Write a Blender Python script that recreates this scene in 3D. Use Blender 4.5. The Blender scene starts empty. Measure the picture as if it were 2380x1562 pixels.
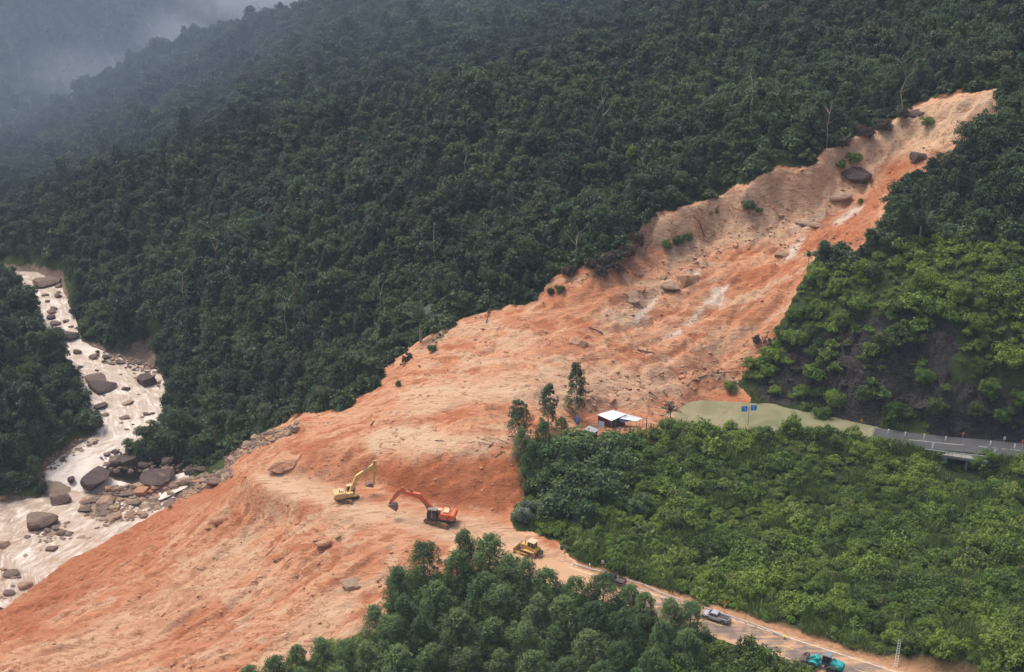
import bpy, bmesh, math, random
import numpy as np
from mathutils import Vector, Matrix

# ------------------------------------------------------------------ camera, sky, sun, exposure
SC = bpy.context.scene
COL = SC.collection
PW, PH, FPX = 2379.0, 1562.0, 3002.0          # photo frame and focal length in the same pixels
CAM_H, PITCH = 145.0, math.radians(22.5)
cam_data = bpy.data.cameras.new('camera')
cam = bpy.data.objects.new('camera', cam_data)
COL.objects.link(cam)
cam_data.sensor_fit = 'HORIZONTAL'
cam_data.sensor_width = 36.0
cam_data.lens = 36.0 * FPX / PW
cam_data.clip_start, cam_data.clip_end = 1.0, 9000.0
cam.location = (0, 0, CAM_H)
cam.rotation_euler = (math.pi / 2 - PITCH, 0, 0)
SC.camera = cam

SUN_EL, SUN_AZ = math.radians(66), math.radians(-60)     # azimuth from +Y towards +X
world = bpy.data.worlds.new('World')
SC.world = world
world.use_nodes = True
wn = world.node_tree
sky = wn.nodes.new('ShaderNodeTexSky')
sky.sky_type = 'NISHITA'
sky.sun_disc = False
sky.sun_elevation = SUN_EL
sky.sun_rotation = SUN_AZ
sky.air_density = 1.0
sky.dust_density = 6.0
sky.ozone_density = 0.6
bg = wn.nodes['Background']
wn.links.new(sky.outputs['Color'], bg.inputs['Color'])
bg.inputs['Strength'].default_value = 0.12
sun_data = bpy.data.lights.new('sun', 'SUN')
sun_data.energy = 1.5
sun_data.angle = math.radians(22)
sun_data.color = (1.0, 0.955, 0.9)
sun = bpy.data.objects.new('sun', sun_data)
COL.objects.link(sun)
sd = Vector((math.sin(SUN_AZ) * math.cos(SUN_EL), math.cos(SUN_AZ) * math.cos(SUN_EL), math.sin(SUN_EL)))
sun.rotation_euler = sd.to_track_quat('Z', 'Y').to_euler()
sun.location = (0, 0, 400)
vs = SC.view_settings
vs.view_transform = 'Standard'
vs.look = 'None'
vs.exposure = 0.6
vs.gamma = 1.0
vs.use_curve_mapping = False
SC.render.engine = 'CYCLES'
cy = SC.cycles
cy.max_bounces = 5
cy.diffuse_bounces = 2
cy.glossy_bounces = 2
cy.transmission_bounces = 2
cy.volume_bounces = 1
cy.transparent_max_bounces = 6
cy.caustics_reflective = False
cy.caustics_refractive = False
cy.use_denoising = True
try:
    cy.denoiser = 'OPENIMAGEDENOISE'
except Exception:
    pass

# ------------------------------------------------------------------ helpers
RNG = random.Random(7)
NR = np.random.default_rng(11)
CP, SP = math.cos(PITCH), math.sin(PITCH)

def ray(x, y):
    r = (x - PW / 2) / FPX
    u = -(y - PH / 2) / FPX
    return Vector((r, CP + u * SP, -SP + u * CP))

def P(x, y, z):
    """point of the photo's line of sight (x, y) at height z"""
    d = ray(x, y)
    t = (z - CAM_H) / d.z
    return Vector((d.x * t, d.y * t, z))

def PT(x, y, t):
    d = ray(x, y)
    return Vector((d.x * t, d.y * t, CAM_H + d.z * t))

def proj(X, Y, Z):
    """world -> photo pixels (arrays allowed)"""
    dz = Z - CAM_H
    f = Y * CP - dz * SP
    up = Y * SP + dz * CP
    f = np.maximum(f, 1e-3)
    return PW / 2 + FPX * X / f, PH / 2 - FPX * up / f, f

def smooth(a, b, x):
    t = np.clip((x - a) / (b - a), 0, 1)
    return t * t * (3 - 2 * t)

_perm = NR.permutation(512)
_grad = np.stack([np.cos(np.linspace(0, 2 * np.pi, 512, endpoint=False)), np.sin(np.linspace(0, 2 * np.pi, 512, endpoint=False))], 1)[NR.permutation(512)]

def pnoise(x, y, seed=0):
    xi, yi = np.floor(x).astype(int), np.floor(y).astype(int)
    xf, yf = x - xi, y - yi
    def g(ix, iy, dx, dy):
        h = _perm[(_perm[(ix + seed * 57) & 511] + iy + seed * 131) & 511]
        return _grad[h, 0] * dx + _grad[h, 1] * dy
    u = xf * xf * xf * (xf * (xf * 6 - 15) + 10)
    v = yf * yf * yf * (yf * (yf * 6 - 15) + 10)
    a = g(xi, yi, xf, yf); b = g(xi + 1, yi, xf - 1, yf)
    c = g(xi, yi + 1, xf, yf - 1); d = g(xi + 1, yi + 1, xf - 1, yf - 1)
    return (a + u * (b - a) + v * ((c + u * (d - c)) - (a + u * (b - a)))) * 1.5

def fbm(x, y, oct=4, seed=0, gain=0.5):
    s, amp, tot = 0, 1.0, 0
    for i in range(oct):
        s = s + amp * pnoise(x * 2 ** i, y * 2 ** i, seed + i)
        tot += amp
        amp *= gain
    return s / tot

def in_poly(px, py, poly):
    px, py = np.asarray(px, float), np.asarray(py, float)
    inside = np.zeros(px.shape, bool)
    n = len(poly)
    for i in range(n):
        x0, y0 = poly[i][0], poly[i][1]
        x1, y1 = poly[(i + 1) % n][0], poly[(i + 1) % n][1]
        if y0 == y1:
            continue
        c = ((y0 > py) != (y1 > py)) & (px < (x1 - x0) * (py - y0) / (y1 - y0) + x0)
        inside ^= c
    return inside

def line_dist(px, py, pts, closed=False):
    """distance to a polyline, and the running parameter (index + fraction)"""
    px, py = np.asarray(px, float), np.asarray(py, float)
    best = np.full(px.shape, 1e9)
    par = np.zeros(px.shape)
    n = len(pts)
    for i in range(n if closed else n - 1):
        ax, ay = pts[i][0], pts[i][1]
        bx, by = pts[(i + 1) % n][0], pts[(i + 1) % n][1]
        dx, dy = bx - ax, by - ay
        L = dx * dx + dy * dy + 1e-9
        t = np.clip(((px - ax) * dx + (py - ay) * dy) / L, 0, 1)
        d = np.hypot(px - ax - t * dx, py - ay - t * dy)
        m = d < best
        best = np.where(m, d, best)
        par = np.where(m, i + t, par)
    return best, par

def sdf(px, py, poly):
    """signed distance to a polygon, negative inside"""
    d, _ = line_dist(px, py, poly, True)
    return np.where(in_poly(px, py, poly), -d, d)

# ------------------------------------------------------------------ materials
def mat(name):
    m = bpy.data.materials.new(name)
    m.use_nodes = True
    nt = m.node_tree
    b = nt.nodes['Principled BSDF']
    return m, nt, b

def plain(name, col, rough=0.6, metal=0.0, spec=0.4, var=0.0, vscale=3.0, dirt=None, dirt_amt=0.5, dirt_scale=2.0):
    m, nt, b = mat(name)
    b.inputs['Base Color'].default_value = (*col, 1)
    b.inputs['Roughness'].default_value = rough
    b.inputs['Metallic'].default_value = metal
    b.inputs['Specular IOR Level'].default_value = spec
    if var or dirt:
        g = nt.nodes.new('ShaderNodeNewGeometry')
        n = nt.nodes.new('ShaderNodeTexNoise')
        n.inputs['Scale'].default_value = dirt_scale if dirt else vscale
        n.inputs['Detail'].default_value = 6
        n.inputs['Roughness'].default_value = 0.65
        nt.links.new(g.outputs['Position'], n.inputs['Vector'])
        mr = nt.nodes.new('ShaderNodeMapRange')
        mr.inputs['From Min'].default_value = 0.38
        mr.inputs['From Max'].default_value = 0.68
        mr.inputs['To Max'].default_value = dirt_amt if dirt else 1.0
        nt.links.new(n.outputs['Fac'], mr.inputs['Value'])
        mx = nt.nodes.new('ShaderNodeMix')
        mx.data_type = 'RGBA'
        mx.inputs['A'].default_value = (*col, 1)
        mx.inputs['B'].default_value = (*(dirt if dirt else [c * (1 - var) for c in col]), 1)
        nt.links.new(mr.outputs['Result'], mx.inputs['Factor'])
        nt.links.new(mx.outputs['Result'], b.inputs['Base Color'])
    return m

# ------------------------------------------------------------------ objects
def tag(o, label=None, cat=None, group=None, kind=None):
    if label: o['label'] = label
    if cat: o['category'] = cat
    if group: o['group'] = group
    if kind: o['kind'] = kind
    return o

def link(name, me, material=None, parent=None):
    if material is not None and not me.materials:
        for mm in (material if isinstance(material, (list, tuple)) else [material]):
            me.materials.append(mm)
    o = bpy.data.objects.new(name, me)
    COL.objects.link(o)
    if parent is not None:
        o.parent = parent
    return o

def empty(name, loc=(0, 0, 0), rz=0.0, parent=None):
    o = bpy.data.objects.new(name, None)
    COL.objects.link(o)
    o.location = loc
    o.rotation_euler = (0, 0, rz)
    if parent is not None:
        o.parent = parent
    return o

def mesh_from(name, V, F, smooth_shade=False):
    me = bpy.data.meshes.new(name)
    me.from_pydata([tuple(v) for v in V], [], F)
    if smooth_shade:
        me.polygons.foreach_set('use_smooth', np.ones(len(me.polygons), bool))
    me.update()
    return me

def mesh_np(name, V, F, smooth_shade=False):
    """fast mesh from arrays; F is (n,3) or (n,4)"""
    V = np.asarray(V, np.float32); F = np.asarray(F, np.int32)
    me = bpy.data.meshes.new(name)
    n, k = F.shape
    me.vertices.add(len(V)); me.vertices.foreach_set('co', V.ravel())
    me.loops.add(n * k); me.loops.foreach_set('vertex_index', F.ravel())
    me.polygons.add(n)
    me.polygons.foreach_set('loop_start', np.arange(0, n * k, k, dtype=np.int32))
    me.polygons.foreach_set('loop_total', np.full(n, k, np.int32))
    if smooth_shade:
        me.polygons.foreach_set('use_smooth', np.ones(n, bool))
    me.update(calc_edges=True)
    return me

class MB:
    """collects shapes into one mesh; build() links it as one object"""
    def __init__(self):
        self.v, self.f = [], []
    def add(self, V, F, M=None):
        b = len(self.v)
        self.v += [(M @ Vector(v)) if M is not None else Vector(v) for v in V]
        self.f += [tuple(i + b for i in f) for f in F]
        return self
    def box(self, c, s, M=None, taper=None):
        x, y, z = s[0] / 2, s[1] / 2, s[2] / 2
        tx, ty = taper if taper else (1, 1)
        V = [(c[0] + sx * x * (tx if sz > 0 else 1), c[1] + sy * y * (ty if sz > 0 else 1), c[2] + sz * z) for sz in (-1, 1) for sx, sy in ((-1, -1), (1, -1), (1, 1), (-1, 1))]
        F = [(3, 2, 1, 0), (4, 5, 6, 7), (0, 1, 5, 4), (1, 2, 6, 5), (2, 3, 7, 6), (3, 0, 4, 7)]
        return self.add(V, F, M)
    def prism(self, prof, y0, y1, M=None):
        """profile in XZ extruded along Y"""
        n = len(prof)
        V = [(p[0], y0, p[1]) for p in prof] + [(p[0], y1, p[1]) for p in prof]
        F = [tuple(range(n)), tuple(reversed(range(n, 2 * n)))]
        F += [(i, i + n, (i + 1) % n + n, (i + 1) % n) for i in range(n)]
        return self.add(V, F, M)
    def cyl(self, a, b, r0, r1=None, n=10, caps=True):
        a, b = Vector(a), Vector(b)
        r1 = r0 if r1 is None else r1
        d = (b - a).normalized()
        ux = d.orthogonal().normalized(); uy = d.cross(ux)
        V, F = [], []
        for k, (c, r) in enumerate(((a, r0), (b, r1))):
            for i in range(n):
                an = 2 * math.pi * i / n
                V.append(c + ux * (r * math.cos(an)) + uy * (r * math.sin(an)))
        F = [(i, (i + 1) % n, (i + 1) % n + n, i + n) for i in range(n)]
        if caps:
            F += [tuple(reversed(range(n))), tuple(range(n, 2 * n))]
        return self.add(V, F)
    def tube(self, pts, radii, n=7):
        for i in range(len(pts) - 1):
            self.cyl(pts[i], pts[i + 1], radii[i], radii[i + 1], n, caps=True)
        return self
    def bar(self, a, b, w, h, up=(0, 0, 1)):
        a, b = Vector(a), Vector(b)
        d = (b - a).normalized(); up = Vector(up)
        s = d.cross(up)
        if s.length < 1e-4:
            s = d.orthogonal()
        s.normalize(); u = s.cross(d)
        V = [p + s * (sx * w / 2) + u * (su * h / 2) for p in (a, b) for sx, su in ((-1, -1), (1, -1), (1, 1), (-1, 1))]
        F = [(0, 1, 2, 3), (7, 6, 5, 4), (0, 4, 5, 1), (1, 5, 6, 2), (2, 6, 7, 3), (3, 7, 4, 0)]
        return self.add(V, F)
    def build(self, name, material, parent=None, bevel=0.0, smooth_shade=False):
        me = bpy.data.meshes.new(name)
        bm = bmesh.new()
        vs_ = [bm.verts.new(v) for v in self.v]
        for f in self.f:
            try:
                bm.faces.new([vs_[i] for i in f])
            except ValueError:
                pass
        bmesh.ops.recalc_face_normals(bm, faces=bm.faces)
        if bevel:
            bmesh.ops.bevel(bm, geom=[e for e in bm.edges if len(e.link_faces) == 2 and e.calc_face_angle(0) > 0.5], offset=bevel, segments=2, affect='EDGES', clamp_overlap=True)
        if smooth_shade:
            for f in bm.faces: f.smooth = True
        bm.to_mesh(me); bm.free()
        return link(name, me, material, parent)

def copy_tree(o, parent=None):
    c = o.copy(); COL.objects.link(c); c.parent = parent
    for ch in o.children:
        copy_tree(ch, c)
    return c
# ------------------------------------------------------------------ terrain: heights through surveyed points
CTRL = []
def cz(*pts):
    for x, y, z in pts:
        CTRL.append(tuple(P(x, y, z)))
def ct(*pts):
    for x, y, t in pts:
        CTRL.append(tuple(PT(x, y, t)))
def cw(*pts):
    CTRL.extend(pts)

RIV = [  # left bank, right bank, water level
    ((-150, 1345), (5, 1412), -44.0), ((-100, 1215), (95, 1342), -43.6), ((-20, 1165), (285, 1220), -43.1),
    ((85, 1130), (400, 1160), -42.6), ((105, 1097), (195, 1100), -40.3), ((160, 1060), (262, 1052), -38.9),
    ((235, 1020), (352, 1012), -38.0), ((235, 960), (366, 962), -37.0), ((205, 900), (372, 902), -36.0),
    ((170, 850), (352, 862), -35.2), ((160, 820), (232, 824), -34.2), ((118, 790), (165, 792), -32.8),
    ((103, 740), (152, 742), -31.5), ((80, 700), (146, 697), -30.4), ((58, 668), (140, 662), -29.6),
    ((0, 645), (80, 636), -29.0), ((-120, 622), (-50, 626), -28.3), ((-300, 600), (-240, 605), -27.5)]
riv_L = [P(a[0], a[1], z) for a, b, z in RIV]
riv_R = [P(b[0], b[1], z) for a, b, z in RIV]
riv_C = [(l + r) / 2 for l, r in zip(riv_L, riv_R)]
riv_W = [(l - r).length / 2 for l, r in zip(riv_L, riv_R)]
riv_Z = [z for a, b, z in RIV]
for l, r, z in zip(riv_L, riv_R, riv_Z):
    cw((l.x, l.y, z + 0.8), (r.x, r.y, z + 0.6))
# lower debris fan down to the river
cz((0, 1500, -34), (0, 1562, -26), (150, 1400, -35), (270, 1300, -32), (350, 1450, -24), (300, 1562, -19), (450, 1200, -27),
   (470, 1350, -19), (560, 1130, -20), (600, 1200, -10), (600, 1562, -10), (600, 1400, -13), (700, 1350, -8.5), (700, 1250, -4),
   (820, 1420, -6), (850, 1530, -5), (900, 1300, -2.2), (-100, 1562, -33), (580, 1060, -12), (620, 1020, -4), (300, 1700, -14), (700, 1700, -9), (0, 1750, -22))
# bench with the diggers, cut wall, terrace
cz((600, 1110, -3), (700, 1110, -1.5), (800, 1165, -1), (880, 1190, -.5), (1000, 1225, 0), (1100, 1250, 0), (870, 1122, -.5), (960, 1170, 0), (1080, 1182, .5), (1190, 1200, 1),
   (690, 1035, 2), (860, 1052, 5.5), (960, 1062, 8), (1080, 1055, 9), (1200, 1045, 9), (1000, 1000, 8.5), (900, 965, 7.5), (1150, 985, 9.5), (1100, 930, 10.5), (760, 985, 3.5), (660, 1080, 0.5))
# slide, left edge against the forest
cz((690, 990, 1), (830, 932, 3.5), (900, 868, 6), (1000, 787, 10), (1100, 742, 14), (1240, 702, 17), (1300, 648, 22), (1420, 627, 26), (1470, 560, 31), (1530, 507, 36),
   (1620, 482, 39), (1750, 427, 45), (1900, 380, 49.5), (1930, 342, 53), (2080, 292, 57.5), (2170, 237, 63.5), (2310, 217, 69))
# slide, middle
cz((1050, 860, 9), (1200, 850, 11), (1340, 800, 12.5), (1430, 900, 6), (1300, 920, 8), (1600, 800, 11), (1700, 700, 18.5), (1600, 640, 23), (1500, 700, 18), (1350, 720, 17), (1530, 900, 4), (1640, 890, 3),
   (1650, 550, 30), (1800, 550, 31), (1900, 480, 38), (2050, 400, 47), (2000, 430, 43.5), (2250, 260, 65))
# slide, right edge
cz((2320, 275, 63), (2200, 370, 53.5), (2100, 420, 47.5), (2030, 525, 39), (1890, 603, 30.5), (1830, 690, 22), (1790, 780, 13), (1740, 850, 7), (1690, 885, 3), (1725, 915, 1))
# hillside right of the slide and the rock cut
ct((2379, 300, 350), (2250, 450, 345), (2379, 450, 338), (2100, 650, 335), (2379, 650, 323), (2000, 750, 332), (2200, 800, 321), (2100, 750, 325), (2379, 850, 314), (2500, 600, 330), (2600, 900, 310))
cz((1850, 850, 9), (1900, 935, 1.5), (2100, 970, 1.5), (2260, 1000, 1.5), (2379, 1020, 1.5), (2000, 880, 11), (2200, 930, 9), (2379, 950, 8), (2600, 1040, 2))
# house and the flat by the pond
cz((1430, 975, 2.5), (1380, 1000, 2.5), (1500, 1000, 1.8), (1300, 1010, 5), (1560, 990, .8), (1620, 1000, 1.0), (1720, 1005, 0.8), (1850, 1020, 0.6), (1950, 1030, 0.4))
# bushy bowl between the two legs of the road
cz((1400, 1100, 0), (1500, 1150, -2), (1700, 1150, -3), (1700, 1250, -5), (1500, 1250, -4), (1350, 1200, -1), (1900, 1100, -3), (1900, 1300, -4), (2100, 1150, -4), (2100, 1350, -2), (2200, 1100, -3.5),
   (2300, 1200, -3), (2379, 1300, -1), (2300, 1420, 2), (2150, 1450, 1.5), (2250, 1500, 4.5), (2379, 1500, 5.5), (2200, 1562, 4), (2379, 1100, -2.5), (2600, 1300, 2), (2500, 1600, 7), (1250, 1130, 1.5), (1280, 1200, 0.5))
# near road, and the slope in front of it
cz((1291, 1308, 0), (1500, 1380, 0), (1696, 1444, 0), (1903, 1515, 0), (2069, 1557, 0), (2300, 1640, 0), (2700, 1780, 0), (1200, 1330, -.8), (1050, 1380, -2.5), (1300, 1480, -3), (1500, 1530, -3), (1000, 1562, -6), (1300, 1600, -6), (1700, 1600, -2.5), (1900, 1700, -3),
   (1000, 1750, -10), (1500, 1800, -8), (2100, 1800, -4))
# far road
cz((2060, 1014, 0), (2112, 1024, 0), (2298, 1042, 0), (2371, 1048, 0), (2600, 1075, 0))
# forested spur up the valley
ct((600, 300, 520), (300, 400, 540), (150, 500, 522), (150, 600, 505), (600, 600, 432), (400, 750, 440), (700, 850, 395), (500, 950, 408), (450, 1010, 398), (900, 700, 387), (1000, 500, 412), (900, 300, 492), (900, 100, 585),
   (1200, 0, 600), (1500, 300, 425), (1500, 0, 560), (1800, 0, 515), (1800, 250, 420), (2100, 0, 470), (2100, 180, 410), (2379, 0, 430), (2379, 150, 385), (1450, 500, 388), (1200, 600, 374), (1200, 300, 440), (700, 500, 455), (450, 600, 470), (850, 820, 385),
   (790, 20, 690), (620, 65, 690), (450, 115, 700), (300, 180, 690), (190, 255, 660), (100, 370, 612), (0, 458, 572), (0, 560, 535))
# left bank
cz((0, 900, -24), (0, 1000, -29), (60, 1080, -36), (130, 1000, -33), (80, 820, -26), (40, 720, -24), (0, 1120, -37))
cw((-190, 330, 2), (-190, 280, -8), (-215, 400, 8), (-230, 460, 2), (-260, 360, 40), (-220, 240, 0), (-300, 250, 45), (-300, 500, 40))
# beyond the spur and round about
cw((-110, 790, 10), (-220, 770, -26), (-300, 680, -27), (-40, 800, 40), (-250, 800, -24), (-335, 880, 32), (-300, 900, 20), (-265, 960, 12), (-360, 900, 40), (-420, 800, 40), (-330, 1100, 60), (-420, 1250, 120), (-150, 1050, -5), (-100, 1400, 40), (-220, 1500, 90), (60, 800, 75), (100, 1100, 110),
   (250, 300, 110), (260, 450, 150), (300, 620, 150), (300, 900, 190), (260, 180, 60), (160, 190, 12), (160, 120, 5), (60, 120, -14), (-60, 120, -18), (-200, 140, -20), (0, 0, -20), (300, 0, 40), (-300, 0, 20), (0, -300, 0))
C = np.array(CTRL, float)

def tps_fit(C, lam=0.4):
    X = C[:, :2] / 100.0
    n = len(X)
    d2 = ((X[:, None] - X[None]) ** 2).sum(-1)
    K = np.where(d2 > 0, 0.5 * d2 * np.log(d2 + 1e-12), 0) + np.eye(n) * lam * 0.01
    A = np.zeros((n + 3, n + 3)); A[:n, :n] = K; A[:n, n] = 1; A[:n, n + 1:] = X; A[n, :n] = 1; A[n + 1:, :n] = X.T
    b = np.zeros(n + 3); b[:n] = C[:, 2]
    return X, np.linalg.solve(A, b)
TX, TW = tps_fit(C)

def tps(x, y):
    x, y = np.asarray(x, float) / 100, np.asarray(y, float) / 100
    out = TW[-3] + TW[-2] * x + TW[-1] * y
    for i in range(len(TX)):
        d2 = (x - TX[i, 0]) ** 2 + (y - TX[i, 1]) ** 2
        out = out + TW[i] * 0.5 * d2 * np.log(d2 + 1e-12)
    return out

def axis(lo, hi, step, far_lo, far_hi, grow=1.13, cap=130):
    a = list(np.arange(lo, hi + 1e-6, step))
    s = step
    while a[-1] < far_hi:
        s = min(s * grow, cap); a.append(a[-1] + s)
    s = step
    while a[0] > far_lo:
        s = min(s * grow, cap); a.insert(0, a[0] - s)
    return np.array(a)
GX = axis(-206, 172, 0.7, -3200, 3200)
GY = axis(184, 492, 0.7, -1500, 4200)
MX, MY = np.meshgrid(GX, GY)
Z0 = tps(np.clip(MX, -460, 360), np.clip(MY, -250, 1600))
far = np.hypot(np.maximum(np.abs(MX) - 330, 0), np.maximum(np.maximum(MY - 1500, -250 - MY), 0))
Z0 = Z0 + smooth(0, 900, far) * (120 + 90 * fbm(MX / 500, MY / 500, 4, 3))

DX, DY, DF = proj(MX, MY, Z0)
front = (MY > 150) & (MY < 420)
WX = DX + 24 * fbm(MX / 9, MY / 9, 4, 21, .6)
WY = DY + 18 * fbm(MX / 8, MY / 8, 4, 22, .6)
SLIDE = [(-300, 1500), (-60, 1440), (0, 1408), (60, 1375), (100, 1338), (140, 1292), (270, 1224), (340, 1198), (450, 1140), (520, 1098), (545, 1050), (620, 1012), (670, 990), (686, 970), (760, 958), (830, 928), (885, 902), (900, 866), (930, 824),
         (1000, 783), (1090, 740), (1240, 698), (1290, 648), (1420, 626), (1450, 590), (1500, 528), (1530, 503), (1620, 478), (1740, 425), (1800, 393), (1900, 374), (1920, 343), (2060, 293), (2120, 260), (2170, 233), (2310, 210),
         (2320, 262), (2270, 292), (2200, 368), (2110, 418), (2060, 462), (2030, 533), (1990, 573), (1890, 606), (1840, 672), (1810, 742), (1800, 772), (1740, 848), (1690, 888), (1722, 908), (1740, 934), (1690, 960), (1570, 975), (1540, 990),
         (1490, 1008), (1440, 1022), (1350, 1015), (1260, 1020), (1205, 1042), (1212, 1100), (1222, 1140), (1178, 1190), (1190, 1236), (1300, 1262), (1322, 1300), (1330, 1318), (1215, 1300), (1100, 1330), (960, 1330), (900, 1345), (905, 1410), (872, 1470), (800, 1490),
         (700, 1525), (640, 1575), (560, 1760), (-300, 1760)]
slide_sd = sdf(WX, WY, SLIDE)
slide_in = (slide_sd < 0) & front & (MX > -175)
sl = smooth(10, -12, slide_sd) * front

# relief
rough_flat = np.zeros_like(Z0)                           # worked ground is smoother
for poly, w in (([(560, 1115), (760, 1110), (880, 1130), (980, 1180), (1190, 1205), (1330, 1300), (1250, 1320), (980, 1255), (820, 1200), (640, 1170)], 1.0),
                ([(830, 1020), (930, 985), (1010, 1010), (1180, 1010), (1200, 1035), (960, 1055), (860, 1045)], .8),
                ([(900, 920), (1300, 860), (1500, 860), (1500, 900), (1250, 900), (950, 950)], .6)):
    rough_flat = np.maximum(rough_flat, w * smooth(14, -14, sdf(WX, WY, poly)))
u_ = MX * 0.883 + MY * 0.469; v_ = -MX * 0.469 + MY * 0.883    # along / across the run of the slide
stri = fbm(u_ / 40, v_ / 3.6, 4, 31, .6) * 0.8 + fbm(u_ / 16, v_ / 1.5, 3, 33, .6) * 0.5
lump = fbm(MX / 13, MY / 13, 5, 35, .55)
rid = (1 - np.abs(fbm(MX / 6.5, MY / 6.5, 4, 36, .6)) * 2.2)
fine = fbm(MX / 2.2, MY / 2.2, 3, 38, .7)
fan = smooth(980, 700, DX) * smooth(1120, 1230, DY)        # the long lower fan carries the strongest grooves
upper = smooth(1250, 1500, DX)
gul = np.clip(1 - np.abs(fbm(u_ / 26 + .3 * lump, v_ / 5.5, 3, 47)) * 5.5, 0, 1) ** 1.6       # rills
blk = np.clip(fbm(MX / 3.6, MY / 3.6, 3, 48, .65) - .14, 0, 1)                                      # clods
relief = stri * (0.6 + 1.0 * fan + 0.3 * upper) + lump * (.9 + .5 * upper) + np.clip(rid - .45, 0, 1) * 0.7 + fine * 0.42 - gul * (.6 + .6 * upper + .5 * fan) + blk * (1.0 + .9 * upper) + np.round(fbm(MX / 10, MY / 10, 3, 57, .6) * 3.2) / 3.2 * (.7 + .5 * upper)
relief = relief * (1 - 0.88 * rough_flat)
hill = fbm(MX / 38, MY / 38, 4, 41) * 3.0 * smooth(5, 60, np.abs(MX) * 0 + np.hypot(MX - 40, MY - 240) - 60)
Z = Z0 + sl * relief + (1 - sl) * (hill + fbm(MX / 7, MY / 7, 3, 43) * 0.7)

# raw scarp along the upper and left edge of the slide
EDGE_UP = SLIDE[26:36]
eu, _p = line_dist(WX, WY, EDGE_UP)
scarp = np.where(slide_in, smooth(2, 40, eu) * smooth(190, 60, eu), 0) * smooth(1400, 1520, DX)
cutv = fbm(MX / 1.7, MY / 9, 3, 55, .6)
Z = Z - scarp * (5.2 + 1.6 * cutv)
scarp_face = np.where(slide_in, smooth(52, 34, eu), 0) * smooth(1430, 1520, DX)

# rock cut above the far road
ROCK = [(1745, 905), (1790, 860), (1850, 800), (1950, 770), (2010, 745), (2120, 735), (2190, 755), (2230, 800), (2200, 860), (2230, 900), (2330, 905), (2420, 930), (2420, 1000), (2250, 990), (2130, 965), (2000, 950), (1900, 935), (1790, 920)]
rock_sd = sdf(WX, WY, ROCK)
rk = smooth(14, -10, rock_sd) * (MY > 270) * (MY < 340)
rb = fbm(MX / 6 + MY / 11, Z0 / 3.0 + MX / 16, 4, 51, .6)
step_ = np.abs((Z0 / 3.2 + rb * 1.5) % 1.0 - 0.5) * 2
fr1 = np.abs(fbm(MX / 5.5 + Z0 / 7, Z0 / 2.6 - MX / 13, 4, 53, .6)); fr2 = fbm(MX / 2.0, MY / 2.0 + Z0 / 1.5, 3, 54, .7)
Z = Z + rk * ((step_ - .5) * 2.6 + rb * 1.9 - np.clip(.22 - fr1, 0, 1) * 5.0 + fr2 * .7)

# levelled bench of the diggers with the steep cut behind it
BENCH = [(570, 1095, -3.2), (640, 1106, -2.2), (740, 1120, -1.3), (870, 1124, -.6), (930, 1148, -.3), (1010, 1172, .1), (1100, 1184, .3), (1190, 1203, .4), (1235, 1262, .1), (1180, 1290, 0), (1000, 1262, -.1), (860, 1218, -.8), (700, 1172, -1.8), (590, 1132, -3.2)]
bw3 = [P(*p) for p in BENCH]
wsum = sum(1 / ((MX - p.x) ** 2 + (MY - p.y) ** 2 + 9) for p in bw3)
bz = sum(p.z / ((MX - p.x) ** 2 + (MY - p.y) ** 2 + 9) for p in bw3) / wsum
bsd = sdf(MX, MY, [(p.x, p.y) for p in bw3])
bk = smooth(2.2, -1.2, bsd)
bankw = smooth(14, 3, bsd) * (bsd > 0) * (MY > 245)
Z = Z + bankw * (1.0 * fbm(MX / 2.2, MY / 7, 4, 58, .6) - .7 * np.clip(.3 - np.abs(fbm(MX / 3.2, MY / 12, 3, 59)), 0, 1) * 3)
Z = Z * (1 - bk) + bk * (bz + .16 * fbm(MX / 5, MY / 5, 3, 45) + .05 * fine)

# pond, road beds, river bed
POND = [P(x, y, 0.1)[:2] for x, y in ((1560, 962), (1600, 947), (1650, 941), (1720, 934), (1780, 938), (1850, 953), (1920, 970), (1985, 990), (2012, 1000), (1985, 1012), (1900, 1012), (1840, 1005), (1780, 1010), (1700, 1008), (1620, 1000), (1570, 985))]
psd = sdf(MX + 1.6 * fbm(MX / 6, MY / 6, 3, 61), MY + 1.6 * fbm(MX / 6, MY / 6, 3, 62), POND)
pw = smooth(9, 0, psd)
Z = np.where(psd < 14, Z * (1 - pw) + pw * np.clip(0.15 + psd * 0.22, -1.3, 2.2), Z)
RN0, RN1 = P(1291, 1308, 0), P(2069, 1557, 0)               # far white line of the near road
rd = (RN1 - RN0).normalized(); rn = Vector((rd.y, -rd.x, 0))   # rn points to the camera's side
NEAR_ROAD = [RN0 + rd * s + rn * 3.1 for s in np.arange(-34, 170, 6.0)]
FAR_ROAD = [P(x, y, 0) for x, y in ((1640, 955), (1760, 968), (1880, 985), (1985, 1004), (2060, 1016), (2112, 1024), (2200, 1033), (2298, 1042), (2371, 1049))]
FAR_ROAD += [FAR_ROAD[-1] + (FAR_ROAD[-1] - FAR_ROAD[-2]).normalized() * s for s in (20, 45, 80, 120)]
def road_z(pts, par): return np.zeros_like(par)
d_near, par_near = line_dist(MX, MY, NEAR_ROAD)
d_far, par_far = line_dist(MX, MY, FAR_ROAD)
far_z = np.interp(par_far, [0, 2, 3.2, 4, 20], [-.9, -.5, 0.0, 0.25, 0.25])
near_w = smooth(7.5, 4.6, d_near) * smooth(0.0, 3.0, par_near)
Z = Z * (1 - near_w) + near_w * (-0.06)
far_w = smooth(7.5, 4.6, d_far)
Z = Z * (1 - far_w) + far_w * (far_z - 0.06)
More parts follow.
